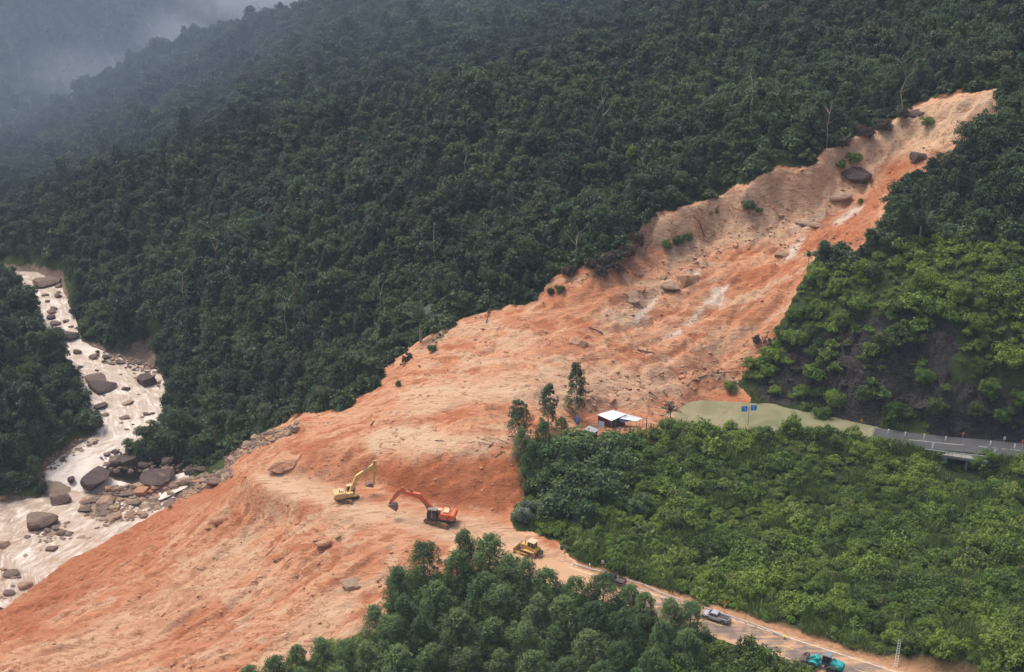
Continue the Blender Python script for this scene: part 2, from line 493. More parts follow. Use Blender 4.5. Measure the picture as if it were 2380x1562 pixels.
# gully under the small bridge
BR0, BR1 = P(2208, 1056, .25), P(2276, 1066, .25)
brc = (BR0 + BR1) / 2
bdir = (BR1 - BR0).normalized(); bn = Vector((bdir.y, -bdir.x, 0))
ga = (MX - brc.x) * bdir.x + (MY - brc.y) * bdir.y
gb = (MX - brc.x) * bn.x + (MY - brc.y) * bn.y
gw = smooth(4.6, 2.6, np.abs(ga)) * smooth(-12.5, -9.5, gb) * smooth(22, 8, gb)
Z = Z * (1 - gw) + gw * np.minimum(Z, -3.6 - 0.06 * gb)
d_riv, par_riv = line_dist(MX, MY, riv_C)
rw = np.interp(par_riv, range(len(riv_W)), riv_W)
rz = np.interp(par_riv, range(len(riv_Z)), riv_Z)
kr = smooth(rw + 4.5, rw - 2.0, d_riv)
Z = Z * (1 - kr) + kr * (rz - 1.3 + 0.7 * fbm(MX / 5, MY / 5, 3, 71))
# flat ground under the house
HOUSE = P(1432, 985, 2.2)
hd = np.hypot((MX - HOUSE.x) / 1.25, MY - HOUSE.y)
hw = smooth(10, 6.5, hd)
Z = Z * (1 - hw) + hw * HOUSE.z

def hz(x, y):
    """height of the ground (scalar or arrays)"""
    i = np.clip(np.searchsorted(GX, x) - 1, 0, len(GX) - 2)
    j = np.clip(np.searchsorted(GY, y) - 1, 0, len(GY) - 2)
    fx = np.clip((x - GX[i]) / (GX[i + 1] - GX[i]), 0, 1); fy = np.clip((y - GY[j]) / (GY[j + 1] - GY[j]), 0, 1)
    return (Z[j, i] * (1 - fx) + Z[j, i + 1] * fx) * (1 - fy) + (Z[j + 1, i] * (1 - fx) + Z[j + 1, i + 1] * fx) * fy

_T = np.arange(190, 1200, 0.5)
def G(x, y):
    """first ground point on the photo's line of sight"""
    d = ray(x, y)
    zz = CAM_H + d.z * _T - hz(d.x * _T, d.y * _T)
    k = np.argmax(zz < 0)
    if zz[k] >= 0:
        k = len(_T) - 1
    t = _T[k]
    if k > 0 and zz[k - 1] > 0:
        t = _T[k - 1] + 0.5 * zz[k - 1] / (zz[k - 1] - zz[k])
    return Vector((d.x * t, d.y * t, CAM_H + d.z * t))

DX, DY, DF = proj(MX, MY, Z)
# ---- masks for materials (soil colours that belong to the ground itself)
def dmask(poly, w=16):
    return smooth(w, -w, sdf(DX + 22 * fbm(MX / 7, MY / 7, 4, 81), DY + 16 * fbm(MX / 6, MY / 6, 4, 82), poly))
pale = np.zeros_like(Z)
for poly, k in (([(850, 1020), (900, 992), (1000, 985), (1010, 1012), (1180, 1005), (1205, 1030), (1000, 1050), (870, 1050)], 1.0),
                ([(580, 1095), (740, 1110), (840, 1165), (960, 1190), (1150, 1215), (1330, 1300), (1390, 1360), (1240, 1300), (1000, 1250), (860, 1200), (620, 1140)], .85),
                ([(900, 915), (1300, 850), (1560, 850), (1600, 900), (1500, 945), (1300, 950), (1200, 925), (950, 960)], .75),
                ([(1540, 560), (1700, 500), (1900, 400), (2000, 440), (1900, 520), (1830, 590), (1700, 560), (1560, 640)], .75),
                ([(1930, 345), (2160, 240), (2310, 215), (2315, 265), (2260, 300), (2190, 350), (2080, 370), (1990, 420), (1880, 390)], .9),
                ([(1380, 740), (1560, 640), (1620, 630), (1500, 730), (1420, 775)], .7),
                ([(560, 1562), (700, 1430), (800, 1340), (830, 1400), (720, 1562)], .65),
                ([(0, 1540), (330, 1400), (560, 1260), (620, 1300), (350, 1500), (200, 1562)], .45)):
    pale = np.maximum(pale, k * dmask(poly))
wet = np.zeros_like(Z)
for poly, k in (([(840, 1068), (960, 1072), (1215, 1058), (1220, 1175), (1185, 1200), (1080, 1182), (960, 1165), (880, 1120)], 1.15), ([(80, 1340), (270, 1225), (520, 1100), (560, 1120), (300, 1300), (60, 1480), (-50, 1480)], .8),
                ([(700, 1030), (860, 1062), (960, 1066), (960, 1100), (860, 1120), (720, 1110)], .7), ([(1850, 590), (1900, 520), (2050, 460), (2030, 530), (1990, 570)], .8), ([(2030, 450), (2060, 380), (2130, 380), (2100, 430)], .8)):
    wet = np.maximum(wet, k * dmask(poly))

NXv, NYv = len(GX), len(GY)
allV = np.stack([MX, MY, Z], -1).reshape(-1, 3)
idx = np.arange(NXv * NYv).reshape(NYv, NXv)
quads = np.stack([idx[:-1, :-1], idx[:-1, 1:], idx[1:, 1:], idx[1:, :-1]], -1).reshape(-1, 4)
def facemean(a):
    return ((a[:-1, :-1] + a[:-1, 1:] + a[1:, 1:] + a[1:, :-1]) / 4).ravel()
f_slide = facemean(slide_in.astype(float)) > 0.5
f_rock = (facemean(rk) > 0.5) & ~f_slide
f_bed = (facemean(kr) > 0.55) & ~f_slide & ~f_rock

def sub_terrain(name, sel, attrs=()):
    F = quads[sel]
    used = np.unique(F)
    remap = np.full(len(allV), -1); remap[used] = np.arange(len(used))
    me = mesh_np(name, allV[used], remap[F], True)
    for an, arr in attrs:
        a = me.attributes.new(an, 'FLOAT', 'POINT')
        a.data.foreach_set('value', arr.ravel()[used].astype(np.float32))
    return me
# ------------------------------------------------------------------ ground materials
class NT:
    def __init__(self, name):
        self.m, self.nt, self.b = mat(name)
        self.g = self.nt.nodes.new('ShaderNodeNewGeometry')
        self.pos = self.g.outputs['Position']
    def n(self, t, **k):
        nd = self.nt.nodes.new(t)
        for a, v in k.items():
            setattr(nd, a, v)
        return nd
    def put(self, sock, v):
        if isinstance(v, bpy.types.NodeSocket):
            self.nt.links.new(v, sock)
        elif isinstance(v, (tuple, list)) and len(v) == 3 and sock.type == 'RGBA':
            sock.default_value = (*v, 1)
        else:
            sock.default_value = v
    def noise(self, scale, detail=5, rough=.6, vec=None, dist=0.0):
        n = self.n('ShaderNodeTexNoise')
        n.inputs['Scale'].default_value = scale; n.inputs['Detail'].default_value = detail
        n.inputs['Roughness'].default_value = rough; n.inputs['Distortion'].default_value = dist
        self.put(n.inputs['Vector'], vec if vec is not None else self.pos)
        return n.outputs['Fac']
    def mapping(self, rot=(0, 0, 0), scale=(1, 1, 1), vec=None):
        mp = self.n('ShaderNodeMapping')
        mp.inputs['Rotation'].default_value = rot; mp.inputs['Scale'].default_value = scale
        self.put(mp.inputs['Vector'], vec if vec is not None else self.pos)
        return mp.outputs['Vector']
    def rng(self, v, a, b, c=0.0, d=1.0):
        m = self.n('ShaderNodeMapRange'); m.interpolation_type = 'SMOOTHSTEP'
        self.put(m.inputs['Value'], v)
        for k, x in (('From Min', a), ('From Max', b), ('To Min', c), ('To Max', d)):
            self.put(m.inputs[k], x)
        return m.outputs['Result']
    def mix(self, f, a, b, mode='MIX'):
        m = self.n('ShaderNodeMix', data_type='RGBA', blend_type=mode)
        self.put(m.inputs['Factor'], f); self.put(m.inputs['A'], a); self.put(m.inputs['B'], b)
        return m.outputs['Result']
    def math(self, op, a, b=0.0):
        m = self.n('ShaderNodeMath', operation=op)
        self.put(m.inputs[0], a); self.put(m.inputs[1], b)
        return m.outputs[0]
    def attr(self, name):
        return self.n('ShaderNodeAttribute', attribute_name=name).outputs['Fac']
    def rand(self):
        return self.n('ShaderNodeObjectInfo').outputs['Random']
    def bump(self, h, dist=0.1, strength=1.0, normal=None):
        b = self.n('ShaderNodeBump')
        b.inputs['Distance'].default_value = dist; b.inputs['Strength'].default_value = strength
        self.put(b.inputs['Height'], h)
        if normal is not None:
            self.put(b.inputs['Normal'], normal)
        return b.outputs['Normal']
    def out(self, col=None, rough=None, normal=None, spec=None, metal=None):
        for k, v in (('Base Color', col), ('Roughness', rough), ('Normal', normal), ('Specular IOR Level', spec), ('Metallic', metal)):
            if v is not None:
                self.put(self.b.inputs[k], v)
        return self.m

def soil_color(s):
    big = s.noise(.035, 6, .62, dist=.6)
    mid = s.noise(.16, 6, .65, dist=.4)
    strv = s.mapping((0, 0, math.radians(-28)), (.04, .36, .3))
    strf = s.noise(1.0, 8, .72, vec=s.mapping((0, 0, math.radians(-28)), (.22, 1.7, 1.0)), dist=.3)
    streak = s.noise(1.0, 7, .68, vec=strv, dist=.25)
    fine_ = s.noise(1.6, 6, .75)
    c = s.mix(s.rng(big, .44, .56), (.52, .228, .12), (.6, .31, .175))
    c = s.mix(s.rng(streak, .53, .62, 0, .6), c, (.63, .38, .235))
    c = s.mix(s.rng(streak, .46, .38, 0, .8), c, (.45, .18, .088))
    c = s.mix(s.rng(mid, .58, .66, 0, .55), c, (.63, .385, .24))
    c = s.mix(s.rng(mid, .43, .36, 0, .7), c, (.44, .165, .078))
    pt = s.noise(.07, 5, .6, vec=s.mapping((0, 0, math.radians(-28)), (.6, 1.3, 1)), dist=1.6)
    c = s.mix(s.rng(pt, .55, .6, 0, .7), c, (.61, .415, .27))
    c = s.mix(s.rng(pt, .43, .38, 0, .75), c, (.43, .15, .066))
    pal = s.math('MULTIPLY', s.attr('pale'), s.rng(mid, .25, .6, .55, 1.0))
    c = s.mix(pal, c, (.62, .435, .285))
    c = s.mix(s.rng(strf, .56, .74, 0, .55), c, (.62, .42, .28))
    c = s.mix(s.rng(strf, .42, .28, 0, .7), c, (.33, .12, .056))
    c = s.mix(s.math('MINIMUM', s.math('MULTIPLY', s.attr('wet'), .82), .92), c, (.4, .13, .056))
    c = s.mix(s.rng(fine_, .58, .78, 0, .35), c, (.70, .48, .33))
    c = s.mix(s.rng(fine_, .4, .26, 0, .55), c, (.3, .105, .05))
    cut = s.noise(1.0, 4, .6, vec=s.mapping((0, 0, math.radians(-28)), (.07, .3, .3)), dist=1.1)
    rill = s.rng(s.math('ABSOLUTE', s.math('SUBTRACT', cut, .5)), .0, .03, 1, 0)
    c = s.mix(s.math('MULTIPLY', rill, s.rng(mid, .35, .55, .1, .75)), c, (.3, .105, .048))
    scr = s.noise(2.2, 5, .7, vec=s.mapping((0, 0, math.radians(-20)), (.5, 1.6, 1)), dist=.8)
    c = s.mix(s.rng(scr, .63, .72, 0, .6), c, (.25, .1, .05))
    spk = s.noise(.75, 3, .5, dist=1.0)
    c = s.mix(s.rng(spk, .7, .76, 0, .55), c, (.22, .11, .06))
    c = s.mix(s.math('MULTIPLY', s.attr('white'), s.rng(fine_, .3, .6, .5, 1.0)), c, (.68, .56, .45))
    vo = s.n('ShaderNodeTexVoronoi'); vo.inputs['Scale'].default_value = .8; vo.inputs['Detail'].default_value = 3; vo.inputs['Roughness'].default_value = .6
    s.put(vo.inputs['Vector'], s.mapping((0, 0, math.radians(-28)), (.7, 1.2, 1)))
    return c, s.bump(vo.outputs['Distance'], .2, .7, s.bump(s.noise(3.0, 8, .8), .2, 1.0, s.bump(strf, .45, .9)))

def soil_material(name):
    s = NT(name)
    c, nrm = soil_color(s)
    return s.out(c, .93, nrm, .15)

def forest_floor_material():
    s = NT('forest_floor')
    a = s.noise(.12, 5, .65); b = s.noise(1.1, 5, .7)
    c = s.mix(s.rng(a, .4, .62), (.022, .036, .012), (.05, .07, .02))
    c = s.mix(s.rng(b, .5, .75, 0, .7), c, (.075, .06, .03))
    c = s.mix(s.math('MULTIPLY', s.attr('verge'), s.rng(b, .25, .6, .45, 1.0)), c, (.46, .25, .14))
    sc_, _n = soil_color(s)
    edge = s.rng(s.math('ADD', s.attr('bare'), s.math('MULTIPLY', s.math('SUBTRACT', s.noise(.5, 5, .7), .5), .9)), .42, .56)
    c = s.mix(edge, c, sc_)
    wetb = s.rng(s.math('ADD', s.attr('bed'), s.math('MULTIPLY', s.math('SUBTRACT', s.noise(.45, 5, .7), .5), .8)), .3, .46)
    c = s.mix(wetb, c, s.mix(s.rng(b, .4, .65), (.16, .115, .085), (.27, .2, .15)))
    return s.out(c, .95, s.bump(b, .4), .1)

def rock_material(name, c0, c1, c2, stain=None, scale=1.0, frac=0.0):
    s = NT(name)
    a = s.noise(.25 * scale, 6, .65, dist=.7); b = s.noise(1.4 * scale, 7, .7); f = s.noise(.6 * scale, 4, .5, dist=1.5)
    c = s.mix(s.rng(a, .36, .64), c0, c1)
    c = s.mix(s.rng(b, .52, .72, 0, .7), c, c2)
    if stain:
        c = s.mix(s.rng(f, .6, .72, 0, .8), c, stain)
    c = s.mix(s.math('MULTIPLY', s.rand(), .45), c, tuple(x * .62 for x in c1))
    nrm = s.bump(b, .3, .9, s.bump(a, 1.2, .8))
    if frac:
        k1 = s.noise(1.0, 5, .65, vec=s.mapping((.4, .3, .9), (.22, .5, .75)), dist=1.4)
        ln = s.rng(s.math('ABSOLUTE', s.math('SUBTRACT', k1, .5)), 0, .035, 1, 0)
        dr = s.noise(1.0, 5, .6, vec=s.mapping((0, 0, .2), (.5, .5, .06)))
        c = s.mix(s.rng(dr, .5, .68, 0, .7), c, (.03, .024, .022))
        c = s.mix(s.rng(s.noise(.5, 6, .75, dist=.8), .55, .7, 0, .75), c, (.16, .125, .105))
        c = s.mix(s.math('MULTIPLY', ln, .85), c, (.018, .014, .013))
        nrm = s.bump(ln, -.6, 1.0, s.bump(s.noise(1.1, 8, .75, dist=.5), .9, 1.0, nrm))
    return s.out(c, .8, nrm, .3)

M_SOIL = soil_material('landslide_soil')
M_FLOOR = forest_floor_material()
M_CLIFF = rock_material('dark_cut_rock', (.045, .037, .035), (.075, .06, .055), (.12, .097, .085), (.12, .07, .04), .8, 1.0)
M_BED = rock_material('river_bed_rock', (.2, .15, .115), (.27, .2, .15), (.34, .26, .2))

verge = smooth(7.6, 5.0, d_near) * (1 - smooth(40, 60, np.abs(MX - 30))) * (rn.x * (MX - RN0.x) + rn.y * (MY - RN0.y) < 3)
verge = np.maximum(verge, smooth(11, 6, hd))
verge = np.maximum(verge, .9 * smooth(2.0, -1.0, np.abs((rn.x * (MX - RN0.x) + rn.y * (MY - RN0.y)) + 1.0) - 1.6) * ((rd.x * (MX - RN0.x) + rd.y * (MY - RN0.y)) > 0))
pale = np.maximum(pale, scarp_face * .55)
white = np.zeros_like(Z)
for poly in ([(1655, 670), (1692, 666), (1678, 712), (1640, 706)], [(1628, 712), (1640, 716), (1606, 758), (1592, 752)], [(1535, 782), (1580, 765), (1582, 772), (1545, 790)], [(1818, 605), (1850, 560), (1872, 545), (1852, 592)], [(1835, 528), (1900, 500), (1925, 488), (1860, 535)], [(1590, 632), (1625, 628), (1618, 645)], [(1930, 520), (1990, 480), (2010, 480), (1950, 525)], [(1470, 735), (1520, 690), (1530, 695), (1480, 750)], [(1790, 800), (1815, 770), (1812, 790), (1770, 830)]):
    white = np.maximum(white, smooth(5, -4, sdf(DX + 10 * fbm(MX / 3, MY / 3, 3, 84), DY + 7 * fbm(MX / 3, MY / 3, 3, 85), poly)))
bare = smooth(26, -14, slide_sd) * front * (MX > -175)
land = tag(link('landslide', sub_terrain('landslide', f_slide, (('pale', pale), ('wet', wet), ('white', white))), M_SOIL), 'bare orange earth of the landslide running down to the river', None, None, 'structure')
tag(link('hillside', sub_terrain('hillside', ~(f_slide | f_rock | f_bed), (('verge', verge), ('bare', bare), ('bed', kr), ('pale', pale), ('wet', wet), ('white', white))), M_FLOOR), 'green hillside ground under the forest and scrub', None, None, 'structure')
tag(link('rock_face', sub_terrain('rock_face', f_rock), M_CLIFF), 'dark rock cutting above the far road', None, None, 'structure')
tag(link('riverbed', sub_terrain('riverbed', f_bed), M_BED), 'stony bed of the muddy river', None, None, 'structure')

# ------------------------------------------------------------------ river and pond
def river_material():
    s = NT('muddy_river_water')
    tr = s.attr('rapid')
    fuv = s.n('ShaderNodeAttribute', attribute_name='flow').outputs['Vector']
    flow = s.noise(1.0, 7, .72, vec=s.mapping((0, 0, 0), (.2, .5, 1), fuv), dist=1.0)
    flow2 = s.noise(.2, 5, .6, dist=1.2)
    c = s.mix(s.rng(flow2, .35, .65), (.42, .3, .205), (.53, .405, .305))
    fo = s.math('ADD', s.rng(flow, .45, .66, 0, .9), s.math('MULTIPLY', tr, s.rng(flow, .25, .55, .2, 1.0)))
    c = s.mix(s.math('MINIMUM', fo, 1.0), c, (.8, .72, .64))
    nrm = s.bump(flow, .8, .9, s.bump(s.noise(1.3, 5, .65, dist=.6), .3, .7))
    return s.out(c, .42, nrm, .35)
M_RIVER = river_material()
def ribbon(name, L, R, zs, material, extra=3.0, nu=34, sub=14, rapid=None):
    V, F, A = [], [], []
    n = len(L)
    par = np.linspace(0, n - 1, (n - 1) * sub + 1)
    lx = np.interp(par, range(n), [p.x for p in L]); ly = np.interp(par, range(n), [p.y for p in L])
    rx = np.interp(par, range(n), [p.x for p in R]); ry = np.interp(par, range(n), [p.y for p in R])
    z = np.interp(par, range(n), zs)
    slope = np.abs(np.gradient(z) / np.maximum(np.hypot(np.gradient((lx + rx) / 2), np.gradient((ly + ry) / 2)), .01))
    t = np.linspace(0, 1, nu + 1)
    wid = np.hypot(rx - lx, ry - ly)
    tt = -extra / wid[:, None] + t[None] * (1 + 2 * extra / wid[:, None])
    X = lx[:, None] + (rx - lx)[:, None] * tt; Y = ly[:, None] + (ry - ly)[:, None] * tt
    rap = np.clip((slope - .03) / .12, 0, 1)[:, None] * np.ones_like(tt)
    rap = np.clip(rap + .5 * smooth(.1, .45, fbm(X / 9, Y / 9, 3, 91)), 0, 1)
    ZZ = z[:, None] + fbm(X / 3.2, Y / 3.2, 4, 92) * (.16 + .55 * rap) + .12 * fbm(X / 1.1, Y / 1.1, 2, 93)
    V = np.stack([X, Y, ZZ], -1).reshape(-1, 3)
    m = nu + 1
    ii = np.arange(len(par) * m).reshape(len(par), m)
    F = np.stack([ii[:-1, :-1], ii[1:, :-1], ii[1:, 1:], ii[:-1, 1:]], -1).reshape(-1, 4)
    me = mesh_np(name, V, F, True)
    a = me.attributes.new('rapid', 'FLOAT', 'POINT'); a.data.foreach_set('value', rap.ravel().astype(np.float32))
    L_ = np.concatenate([[0], np.cumsum(np.hypot(np.diff((lx + rx) / 2), np.diff((ly + ry) / 2)))])
    fv_ = np.stack([L_[:, None] * np.ones_like(tt), tt * wid[:, None], np.zeros_like(tt)], -1)
    a = me.attributes.new('flow', 'FLOAT_VECTOR', 'POINT'); a.data.foreach_set('vector', fv_.ravel().astype(np.float32))
    return link(name, me, material)
tag(ribbon('river', riv_L, riv_R, riv_Z, M_RIVER, 4.0), 'muddy pale brown river rushing between boulders', None, None, 'structure')
side = [((545, 1062), (552, 1080), -36.5), ((500, 1074), (515, 1096), -38.2), ((455, 1088), (470, 1112), -40.0), ((400, 1112), (420, 1140), -41.6), ((350, 1135), (370, 1165), -42.5)]
tag(ribbon('stream', [P(*a, z) for a, b, z in side], [P(*b, z) for a, b, z in side], [z + .25 for a, b, z in side], M_RIVER, .3, 10), 'small white stream joining the river beside the landslide', None, None, 'structure')

def pond_material():
    s = NT('still_pond_water')
    a = s.noise(.07, 5, .6, dist=1.2)
    c = s.mix(s.rng(a, .42, .58), (.19, .195, .105), (.255, .245, .145))
    return s.out(c, .06, s.bump(s.noise(1.2, 4, .6), .03, .6), .5)
xs = [p[0] for p in POND]; ys = [p[1] for p in POND]
pxs, pys = np.linspace(min(xs) - 6, max(xs) + 6, 60), np.linspace(min(ys) - 6, max(ys) + 6, 40)
A_, B_ = np.meshgrid(pxs, pys)
pv = np.stack([A_, B_, np.full_like(A_, .12)], -1).reshape(-1, 3)
pi_ = np.arange(pv.shape[0]).reshape(A_.shape)
pq = np.stack([pi_[:-1, :-1], pi_[:-1, 1:], pi_[1:, 1:], pi_[1:, :-1]], -1).reshape(-1, 4)
pc = pv[pq].mean(1)
keep = sdf(pc[:, 0], pc[:, 1], POND) < 5.5
pq = pq[keep]; us = np.unique(pq); rm = np.full(len(pv), -1); rm[us] = np.arange(len(us))
tag(link('pond', mesh_np('pond', pv[us], rm[pq], True), pond_material()), 'still olive green pond flooding the road below the slide', None, None, 'structure')

# ------------------------------------------------------------------ roads
def asphalt(name, base, mud):
    s = NT(name)
    a = s.noise(.3, 6, .65, dist=.5); f = s.noise(4.0, 4, .7)
    c = s.mix(s.rng(f, .3, .7), tuple(x * .85 for x in base), tuple(x * 1.15 for x in base))
    along = s.noise(1.0, 5, .6, vec=s.mapping((0, 0, math.radians(31)), (.06, .9, 1)))
    m = s.math('ADD', s.math('MULTIPLY', s.attr('mud'), 1.25), s.rng(s.math('ADD', s.math('MULTIPLY', a, .5), s.math('MULTIPLY', along, .5)), .42, .62, .1 if mud else -.1, 1.1 if mud else .08))
    c = s.mix(s.math('MINIMUM', m, 1.0), c, (.50, .30, .165))
    return s.out(c, s.rng(a, .3, .7, .45, .8), s.bump(f, .02, .6), .4)
def strip(name, pts, offs0, offs1, dz, material, mudf=None, zf=None, i0=0, i1=None, sub=3):
    n = len(pts)
    par = np.linspace(i0, (n - 1) if i1 is None else i1, max(2, int(((n - 1 if i1 is None else i1) - i0) * sub) + 1))
    cx = np.interp(par, range(n), [p[0] for p in pts]); cy_ = np.interp(par, range(n), [p[1] for p in pts])
    tx, ty = np.gradient(cx), np.gradient(cy_)
    L = np.hypot(tx, ty); nx, ny = ty / L, -tx / L
    z = (zf(par) if zf else np.zeros_like(par)) + dz
    cols = 6 if abs(offs1 - offs0) > 2 else 1
    V, F, A = [], [], []
    for k in range(len(par)):
        for j in range(cols + 1):
            o = offs0 + (offs1 - offs0) * j / cols
            V.append((cx[k] + nx[k] * o, cy_[k] + ny[k] * o, z[k]))
            A.append(mudf(par[k], o) if mudf else 0.0)
    m = cols + 1
    for k in range(len(par) - 1):
        for j in range(cols):
            F.append((k * m + j, k * m + j + 1, (k + 1) * m + j + 1, (k + 1) * m + j))
    me = mesh_from(name, V, F)
    a = me.attributes.new('mud', 'FLOAT', 'POINT'); a.data.foreach_set('value', np.array(A, np.float32))
    return me
zfar = lambda par: np.interp(par, [0, 2, 3.2, 4, 20], [-.9, -.5, 0.0, 0.25, 0.25])
def mud_near(par, o):
    s_ = par * 6 - 34
    return float(np.clip((17 - s_) / 14, 0, 1)) + .35 * float(np.clip((abs(o) - 2.4) / 1.4, 0, 1)) + (.25 if 2.9 < o else 0)
M_ROADN = asphalt('muddy_asphalt', (.115, .105, .1), True)
M_ROADF = asphalt('grey_asphalt', (.075, .076, .08), False)
near_road = tag(link('road', strip('road', NEAR_ROAD, -3.9, 4.2, 0.0, M_ROADN, mud_near, i0=2.0), M_ROADN), 'mud streaked asphalt road with the parked vehicles', None, None, 'structure')
far_road = tag(link('road', strip('road', FAR_ROAD, -4.0, 3.8, 0.0, M_ROADF, None, zfar), M_ROADF), 'grey asphalt road coming out of the pond over a small bridge', None, None, 'structure')
M_PAINT = plain('worn_white_paint', (.68, .58, .47), .6, dirt=(.48, .3, .18), dirt_amt=.95, dirt_scale=1.2)
M_YPAINT = plain('worn_yellow_paint', (.68, .47, .2), .6, dirt=(.42, .28, .17), dirt_amt=.8, dirt_scale=1.2)
M_WPAINT2 = plain('grey_white_paint', (.5, .5, .47), .6, dirt=(.2, .2, .19), dirt_amt=.8, dirt_scale=1.0)
def mark(par0, par1, off, w, pts, material, parent, zf=None, dz=.006):
    me = strip('line_marking', pts, off - w / 2, off + w / 2, dz, material, None, zf, par0, par1, 4)
    return link('line_marking', me, material, parent)
ip = lambda s: (s + 34) / 6
for a, b in ((3, 12), (13.5, 15), (16, 60), (60, 120)):
    mark(ip(a), ip(b), -3.1, .26, NEAR_ROAD, M_PAINT, near_road)
for a, b in ((48, 54.5), (57, 100)):
    mark(ip(a), ip(b), 3.1, .2, NEAR_ROAD, M_PAINT, near_road)
for k in range(14):
    s0 = 42.3 + 7.1 * (k - 3)
    mark(ip(s0), ip(s0 + 2.6), -0.1, .16, NEAR_ROAD, M_YPAINT, near_road)
for a, b in ((5.0, 6.4), (6.75, 6.95), (7.1, 7.25), (7.4, 7.55), (7.66, 7.74), (7.8, 8.0), (8.1, 9.5)):
    mark(a, b, 0, .2, FAR_ROAD, M_WPAINT2, far_road, zfar)
# ------------------------------------------------------------------ vegetation
def leaf_material(name, dark, mid, light, warm, patch=.02, gloss=.45, warm_amt=.5):
    s = NT(name)
    r = s.rand()
    c = s.mix(s.rng(r, .05, .95), tuple(x * .8 for x in dark), tuple(x * 1.15 for x in mid))
    c = s.mix(s.rng(s.math('FRACT', s.math('MULTIPLY', r, 7.3)), .72, .95, 0, .55), c, light)
    c = s.mix(s.rng(s.math('FRACT', s.math('MULTIPLY', r, 13.7)), .9, .98, 0, .5), c, (.1, .075, .045))
    n = s.noise(patch, 4, .6)
    c = s.mix(s.rng(n, .47, .64, 0, .8), c, light)
    c = s.mix(s.rng(n, .45, .34, 0, .55), c, dark)
    l = s.noise(.9, 4, .7)
    c = s.mix(s.rng(l, .52, .74, 0, .75), c, light)
    c = s.mix(s.rng(l, .46, .3, 0, .6), c, tuple(x * .62 for x in dark))
    c = s.mix(s.rng(r, .9, .98, 0, warm_amt), c, warm)
    m = s.out(c, gloss, None, .3)
    tr = s.n('ShaderNodeBsdfTranslucent'); s.put(tr.inputs['Color'], s.mix(.35, c, light))
    ms = s.n('ShaderNodeMixShader'); ms.inputs[0].default_value = .22
    s.nt.links.new(s.b.outputs[0], ms.inputs[1]); s.nt.links.new(tr.outputs[0], ms.inputs[2])
    s.nt.links.new(ms.outputs[0], s.nt.nodes['Material Output'].inputs['Surface'])
    return m
M_LEAF = leaf_material('forest_leaf', (.024, .05, .024), (.052, .094, .038), (.088, .142, .052), (.12, .11, .055))
M_SCRUB = leaf_material('scrub_leaf', (.05, .1, .017), (.105, .185, .026), (.2, .285, .034), (.21, .22, .06), .04)
M_FORE = leaf_material('acacia_leaf', (.056, .11, .038), (.095, .165, .052), (.16, .235, .075), (.17, .2, .08), .05)
M_EUCA = leaf_material('eucalyptus_leaf', (.075, .11, .045), (.11, .15, .06), (.17, .21, .095), (.18, .19, .09), .2)
M_PALE = leaf_material('silver_leaf', (.13, .18, .12), (.19, .25, .17), (.3, .36, .28), (.34, .36, .26), .2)
M_PALM = leaf_material('palm_leaf', (.045, .085, .05), (.07, .115, .065), (.12, .17, .1), (.1, .12, .05), .1, .35)
M_BRIGHT = leaf_material('bright_leaf', (.085, .14, .02), (.12, .19, .03), (.17, .24, .045), (.2, .24, .06), .06)
M_GRASS = leaf_material('grass_blade', (.07, .12, .026), (.115, .18, .038), (.18, .25, .07), (.22, .2, .1), .08)
M_BARK = plain('bark', (.16, .125, .095), .9, var=.45, vscale=2)
M_PBARK = plain('pale_bark', (.34, .3, .24), .85, var=.4, vscale=2)

def leaves(centers, radii, per, size, rng, up=.35, asp=.55, droop=0.0, shell=.6, squash=1.0):
    """leaf-sized quads spread over a set of blobs"""
    centers = np.asarray(centers, float); radii = np.asarray(radii, float)
    n = len(centers) * per
    ci = np.repeat(np.arange(len(centers)), per)
    d = rng.normal(size=(n, 3)); d[:, 2] += up
    d /= np.linalg.norm(d, axis=1, keepdims=True)
    rad = radii[ci] * (shell + (1 - shell) * rng.random(n) ** .5) * (0.85 + .3 * rng.random(n))
    pos = centers[ci] + d * rad[:, None] * np.array([1, 1, squash])
    nrm = d * 0.8 + rng.normal(size=(n, 3)) * .55; nrm[:, 2] += .45
    nrm /= np.linalg.norm(nrm, axis=1, keepdims=True)
    tan = np.cross(nrm, rng.normal(size=(n, 3))); tan[:, 2] -= droop
    tan -= nrm * (tan * nrm).sum(1, keepdims=True)
    tan /= np.linalg.norm(tan, axis=1, keepdims=True) + 1e-9
    bit = np.cross(nrm, tan)
    L = size * (.6 + .8 * rng.random(n)); W = L * asp
    a = pos - tan * (L / 2)[:, None]; b = pos + bit * (W / 2)[:, None] + tan * (L * .05)[:, None]
    c = pos + tan * (L / 2)[:, None]; e = pos - bit * (W / 2)[:, None] + tan * (L * .05)[:, None]
    V = np.stack([a, b, c, e], 1).reshape(-1, 3)
    return V, np.arange(n * 4).reshape(-1, 4)

